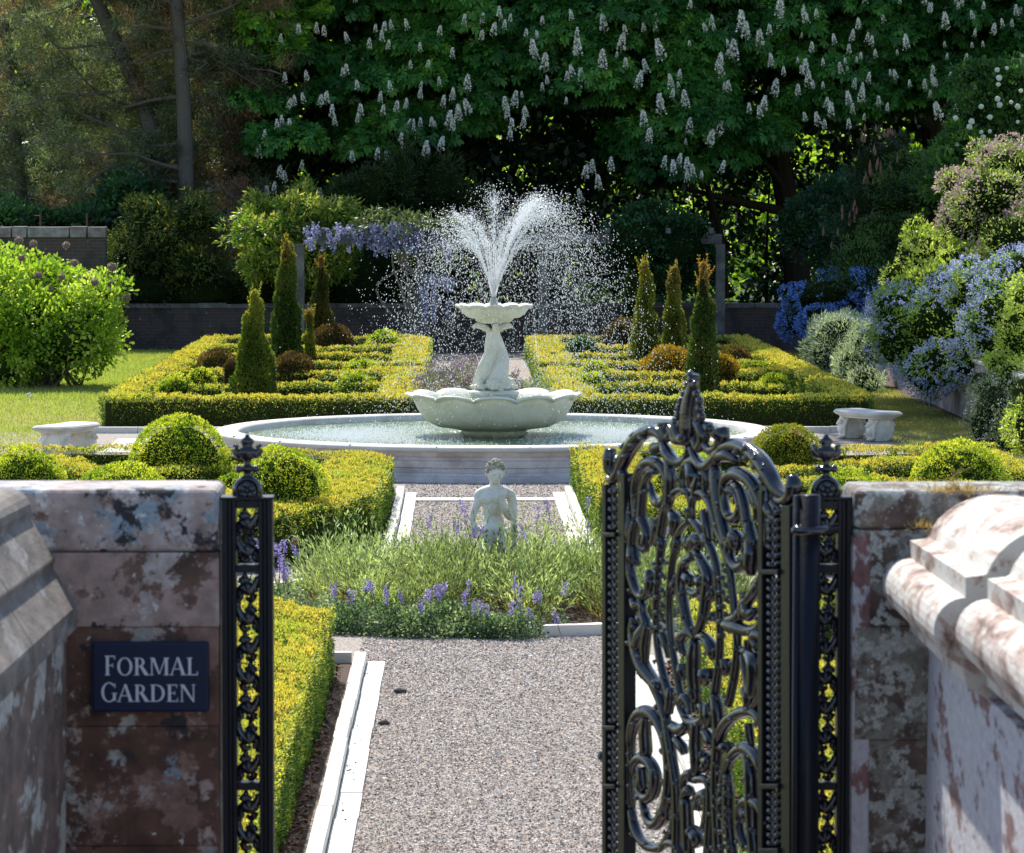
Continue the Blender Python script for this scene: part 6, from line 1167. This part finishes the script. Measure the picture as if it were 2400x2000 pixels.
chestnut('dark horse chestnut at right above the snowball shrub', boughs(1900, 2470, lambda x: -60, low, 66), f3,
         (T(2200, 700, 112), [([T(2200, 800, 112), T(2190, 400, 112), T(2160, -300, 112)], [.4, .25]), ([T(2190, 300, 112), T(2050, 200, 110), T(1960, 120, 109)], [.2, .06])]))
# upper crowns (above the frame) that shade the back of the garden
def upper(label, x0, x1, z0, z1, y0, y1, n, sz=.45):
    mb = MB(); P = np.stack([rng.uniform(x0, x1, n), rng.uniform(y0, y1, n), rng.uniform(z0, z1, n)], 1); k = vnoise(P, 1.6) > .34; P = P[k]; cards(mb, P, rng.normal(size=P.shape), sz, sz*.55, pick(CH, len(P)), hexa=True)
    return tag(mb.build('upper_canopy', M['tree']), label, 'tree canopy', kind='stuff')
upper('high chestnut leaves above the photo shading the back wall', -8, 16, 10, 15, 47, 53, 15000); upper('tall right canopy above the photo shading the back right hedges', -1, 15, 14, 26, 45, 50, 30000)
upper('loose unseen leaves added overhead to dapple the right lawn', .2, 3.4, 22, 25, 22, 36, 2600, .5)  # detached leaf cards added over the parterre just to dapple the lawn

# ------------------------------------------------------------------ sunlit wood beyond
mb = MB(); n = 52000; P = np.stack([rng.uniform(-24, 26, n), rng.uniform(78, 84, n), 12*rng.random(n)], 1); k = vnoise(P, 1.5) > .36; P = P[k]
cards(mb, P, rng.normal(size=P.shape)+[0, -.3, 0], .34, .2, pick([(.20, .34, .03, .3), (.36, .52, .05, .4), (.55, .68, .12, .3)], len(P), P, 1.5), hexa=True)
tag(mb.build('far_wood', M['soft']), 'sunlit lime green wood glimpsed through the dark trees', 'wood', kind='stuff')
mb = MB(); xs = np.linspace(-60, 60, 80); zs = np.linspace(0, 13.5, 22); V = np.array([(x, 114+3*math.sin(x*.7)+1.5*math.sin(x*2.1+z)+z*.25, z) for z in zs for x in xs]); Fq = np.array([(i*80+j, i*80+j+1, (i+1)*80+j+1, (i+1)*80+j) for i in range(21) for j in range(79)]); mb.add(V, Fq, (.02, .045, .01)); n = 26000
P = np.stack([rng.uniform(-45, 45, n), rng.uniform(108, 114, n), 14*rng.random(n)], 1); cards(mb, P, rng.normal(size=P.shape), .6, .35, pick([(.05, .12, .02, .5), (.12, .24, .03, .5)], n, P, 2), hexa=True)
tag(mb.build('distant_wood', M['tree']), 'dense far bank of woodland closing the view', 'wood', kind='stuff')
# dark thicket between, thin at the right so light shows through
def thicket(label, x0, x1, ya, yb, d, n, sz, pal, th=.0):
    mb = MB(); px = rng.uniform(x0, x1, n); py = rng.uniform(ya, yb, n); P = np.array([dp(a_, b_, d+rng.uniform(-1, 1)) for a_, b_ in zip(px, py)]); k = (vnoise(P, .7, 9) > th) & (P[:, 2] > 0); P = P[k]
    cards(mb, P, rng.normal(size=P.shape)+[0, 0, -.3], sz, sz*.55, pick(pal, len(P)), hexa=True); return tag(mb.build('dark_thicket', M['tree']), label, 'thicket', kind='stuff')
DK = [(.006, .018, .008, .6), (.014, .04, .012, .4)]  # near-black leaf colours carry the deep shade behind the boughs
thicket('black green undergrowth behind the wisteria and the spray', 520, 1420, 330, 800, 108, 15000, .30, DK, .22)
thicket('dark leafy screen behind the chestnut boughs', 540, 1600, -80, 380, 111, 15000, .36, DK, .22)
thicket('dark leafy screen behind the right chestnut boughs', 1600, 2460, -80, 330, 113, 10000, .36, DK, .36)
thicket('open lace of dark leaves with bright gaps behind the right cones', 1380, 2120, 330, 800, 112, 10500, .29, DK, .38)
mb = MB()
for i in range(13):
    px = rng.uniform(1480, 2050); mb.addm(tube(smoothline([dp(px, 820, 111.5), dp(px+rng.normal(0, 14), 640, 111.5), dp(px+rng.normal(0, 40), 480, 111.2), dp(px+rng.normal(0, 70), 330, 111)], 4), [rng.uniform(.03, .11), .02], 6), (.018, .014, .011))
tag(mb.build('bare_stems', M['bark']), 'thin dark stems standing in the bright gap of the wood', 'stems', kind='stuff')
shrub('sunlit_bush', 'small bright green bush seen over the wall right of the spray', 'shrub', [BL(1392, 692, 101, 24, 18, .4)], 500, .1, .06, YG, hexa=True, corek=.4)

# ================================================================== pines at left
def pine(label, trunk_px, r0, r1, limbs, d, pal, npuff, box_px, nn=125):
    root = thing('pine_tree', label, 'tree', (dp(trunk_px[0][0], 700, d)[0], dp(trunk_px[0][0], 700, d)[1], 0), 'tall pines behind the left wall')
    tb = MB(); tp = [dp(x, y, d) for x, y in trunk_px]; tb.addm(tube(smoothline(tp, 6), [r0, r1], 12), (.11, .10, .09)); ends = []
    for i in range(limbs):
        u = rng.random(); k = u*(len(tp)-1); j = min(int(k), len(tp)-2); p0 = tp[j]*(1-(k-j))+tp[j+1]*(k-j); s_ = rng.choice([-1, 1]); L = rng.uniform(1.5, 4.2)
        pts = [p0]; q = p0.copy(); dv = np.array([s_, rng.uniform(-.6, .3), rng.uniform(-.15, .35)])
        for w_ in range(5): q = q+unit(dv)*L/5; dv = dv+rng.normal(0, .22, 3)+[0, 0, -.04]; pts.append(q.copy()); ends.append(q.copy())
        tb.addm(tube(smoothline(pts, 3), [.055, .012], 6), (.12, .105, .09))
        for w_ in range(4):
            a_ = pts[rng.integers(2, 6)]; tb.addm(tube([a_, a_+rng.normal(0, .3, 3), a_+rng.normal(0, .5, 3)], [.018, .005], 4), (.16, .14, .12))
    under(root, tb.build('trunk', M['bark'])); mb = MB(); nb = MB(); E_ = np.array(ends)
    for i in range(npuff):
        c_ = E_[rng.integers(len(E_))]+rng.normal(0, .3, 3)+[0, .25, 0] if i % 3 else dp(rng.uniform(box_px[0], box_px[1]), rng.uniform(box_px[2], box_px[3]), d+rng.uniform(.5, 3))
        q = unit(rng.normal(size=(nn, 3))+[0, 0, .35]); P = c_+rng.normal(0, .12, (nn, 3))*[1.3, 1, .8]; br_ = vnoise(c_[None], 1.3, 4)[0] > .64
        cards(nb if br_ else mb, P, q, rng.uniform(.12, .24, nn), .016, pick([(.22, .13, .08, .5), (.34, .22, .14, .3), (.14, .11, .08, .2)] if br_ else pal, nn)*rng.uniform(.35, 1.45))
    under(root, mb.build('crown', M['soft'])); under(root, nb.build('browned_needles', M['soft'])); return root
PN = [(.08, .115, .065, .4), (.19, .235, .13, .4), (.38, .42, .26, .2)]
pine('pine with straight upright trunk, left of the chestnut blossom', [(440, 800), (436, 420), (428, 200), (412, 0), (405, -120)], .22, .17, 26, 104, PN, 950, (300, 600, -60, 420))
pine('pine with leaning forked trunk at the far left', [(385, 800), (372, 420), (335, 240), (262, 80), (200, -60), (170, -140)], .24, .16, 30, 105, PN, 1150, (-40, 400, -60, 460))
pine('pine with drooping dark bluish branches low at far left', [(60, 800), (50, 500), (20, 200), (-10, -100)], .24, .16, 24, 109, [(.02, .045, .035, .5), (.05, .09, .06, .4), (.12, .16, .10, .1)], 700, (-60, 420, 180, 520), 110)
shrub('dark_yew_bush', 'dark feathery yew between the pines and the chestnut', 'tree', [BL(560, 250, 108, 60, 90, 1.), BL(590, 130, 109, 40, 90, 1.), BL(540, 370, 107, 70, 60, 1.), BL(520, 100, 110, 30, 60, .8), BL(600, 420, 106, 60, 50, 1.), BL(480, 430, 107, 60, 40, .9)], 13000, .15, .03, [(.02, .04, .012, .4), (.05, .085, .02, .35), (.12, .15, .04, .25)], mat='tree', depth=.6, droop=.5, clump=.5, corek=.5)
thicket('pale dappled greenery behind the pines at left', -60, 620, -80, 560, 118, 14000, .32, [(.03, .055, .025, .5), (.10, .15, .07, .5)], .33)
thicket('deep shade foliage low behind the tall wall', -60, 560, 330, 760, 112, 5000, .28, DK, .30)
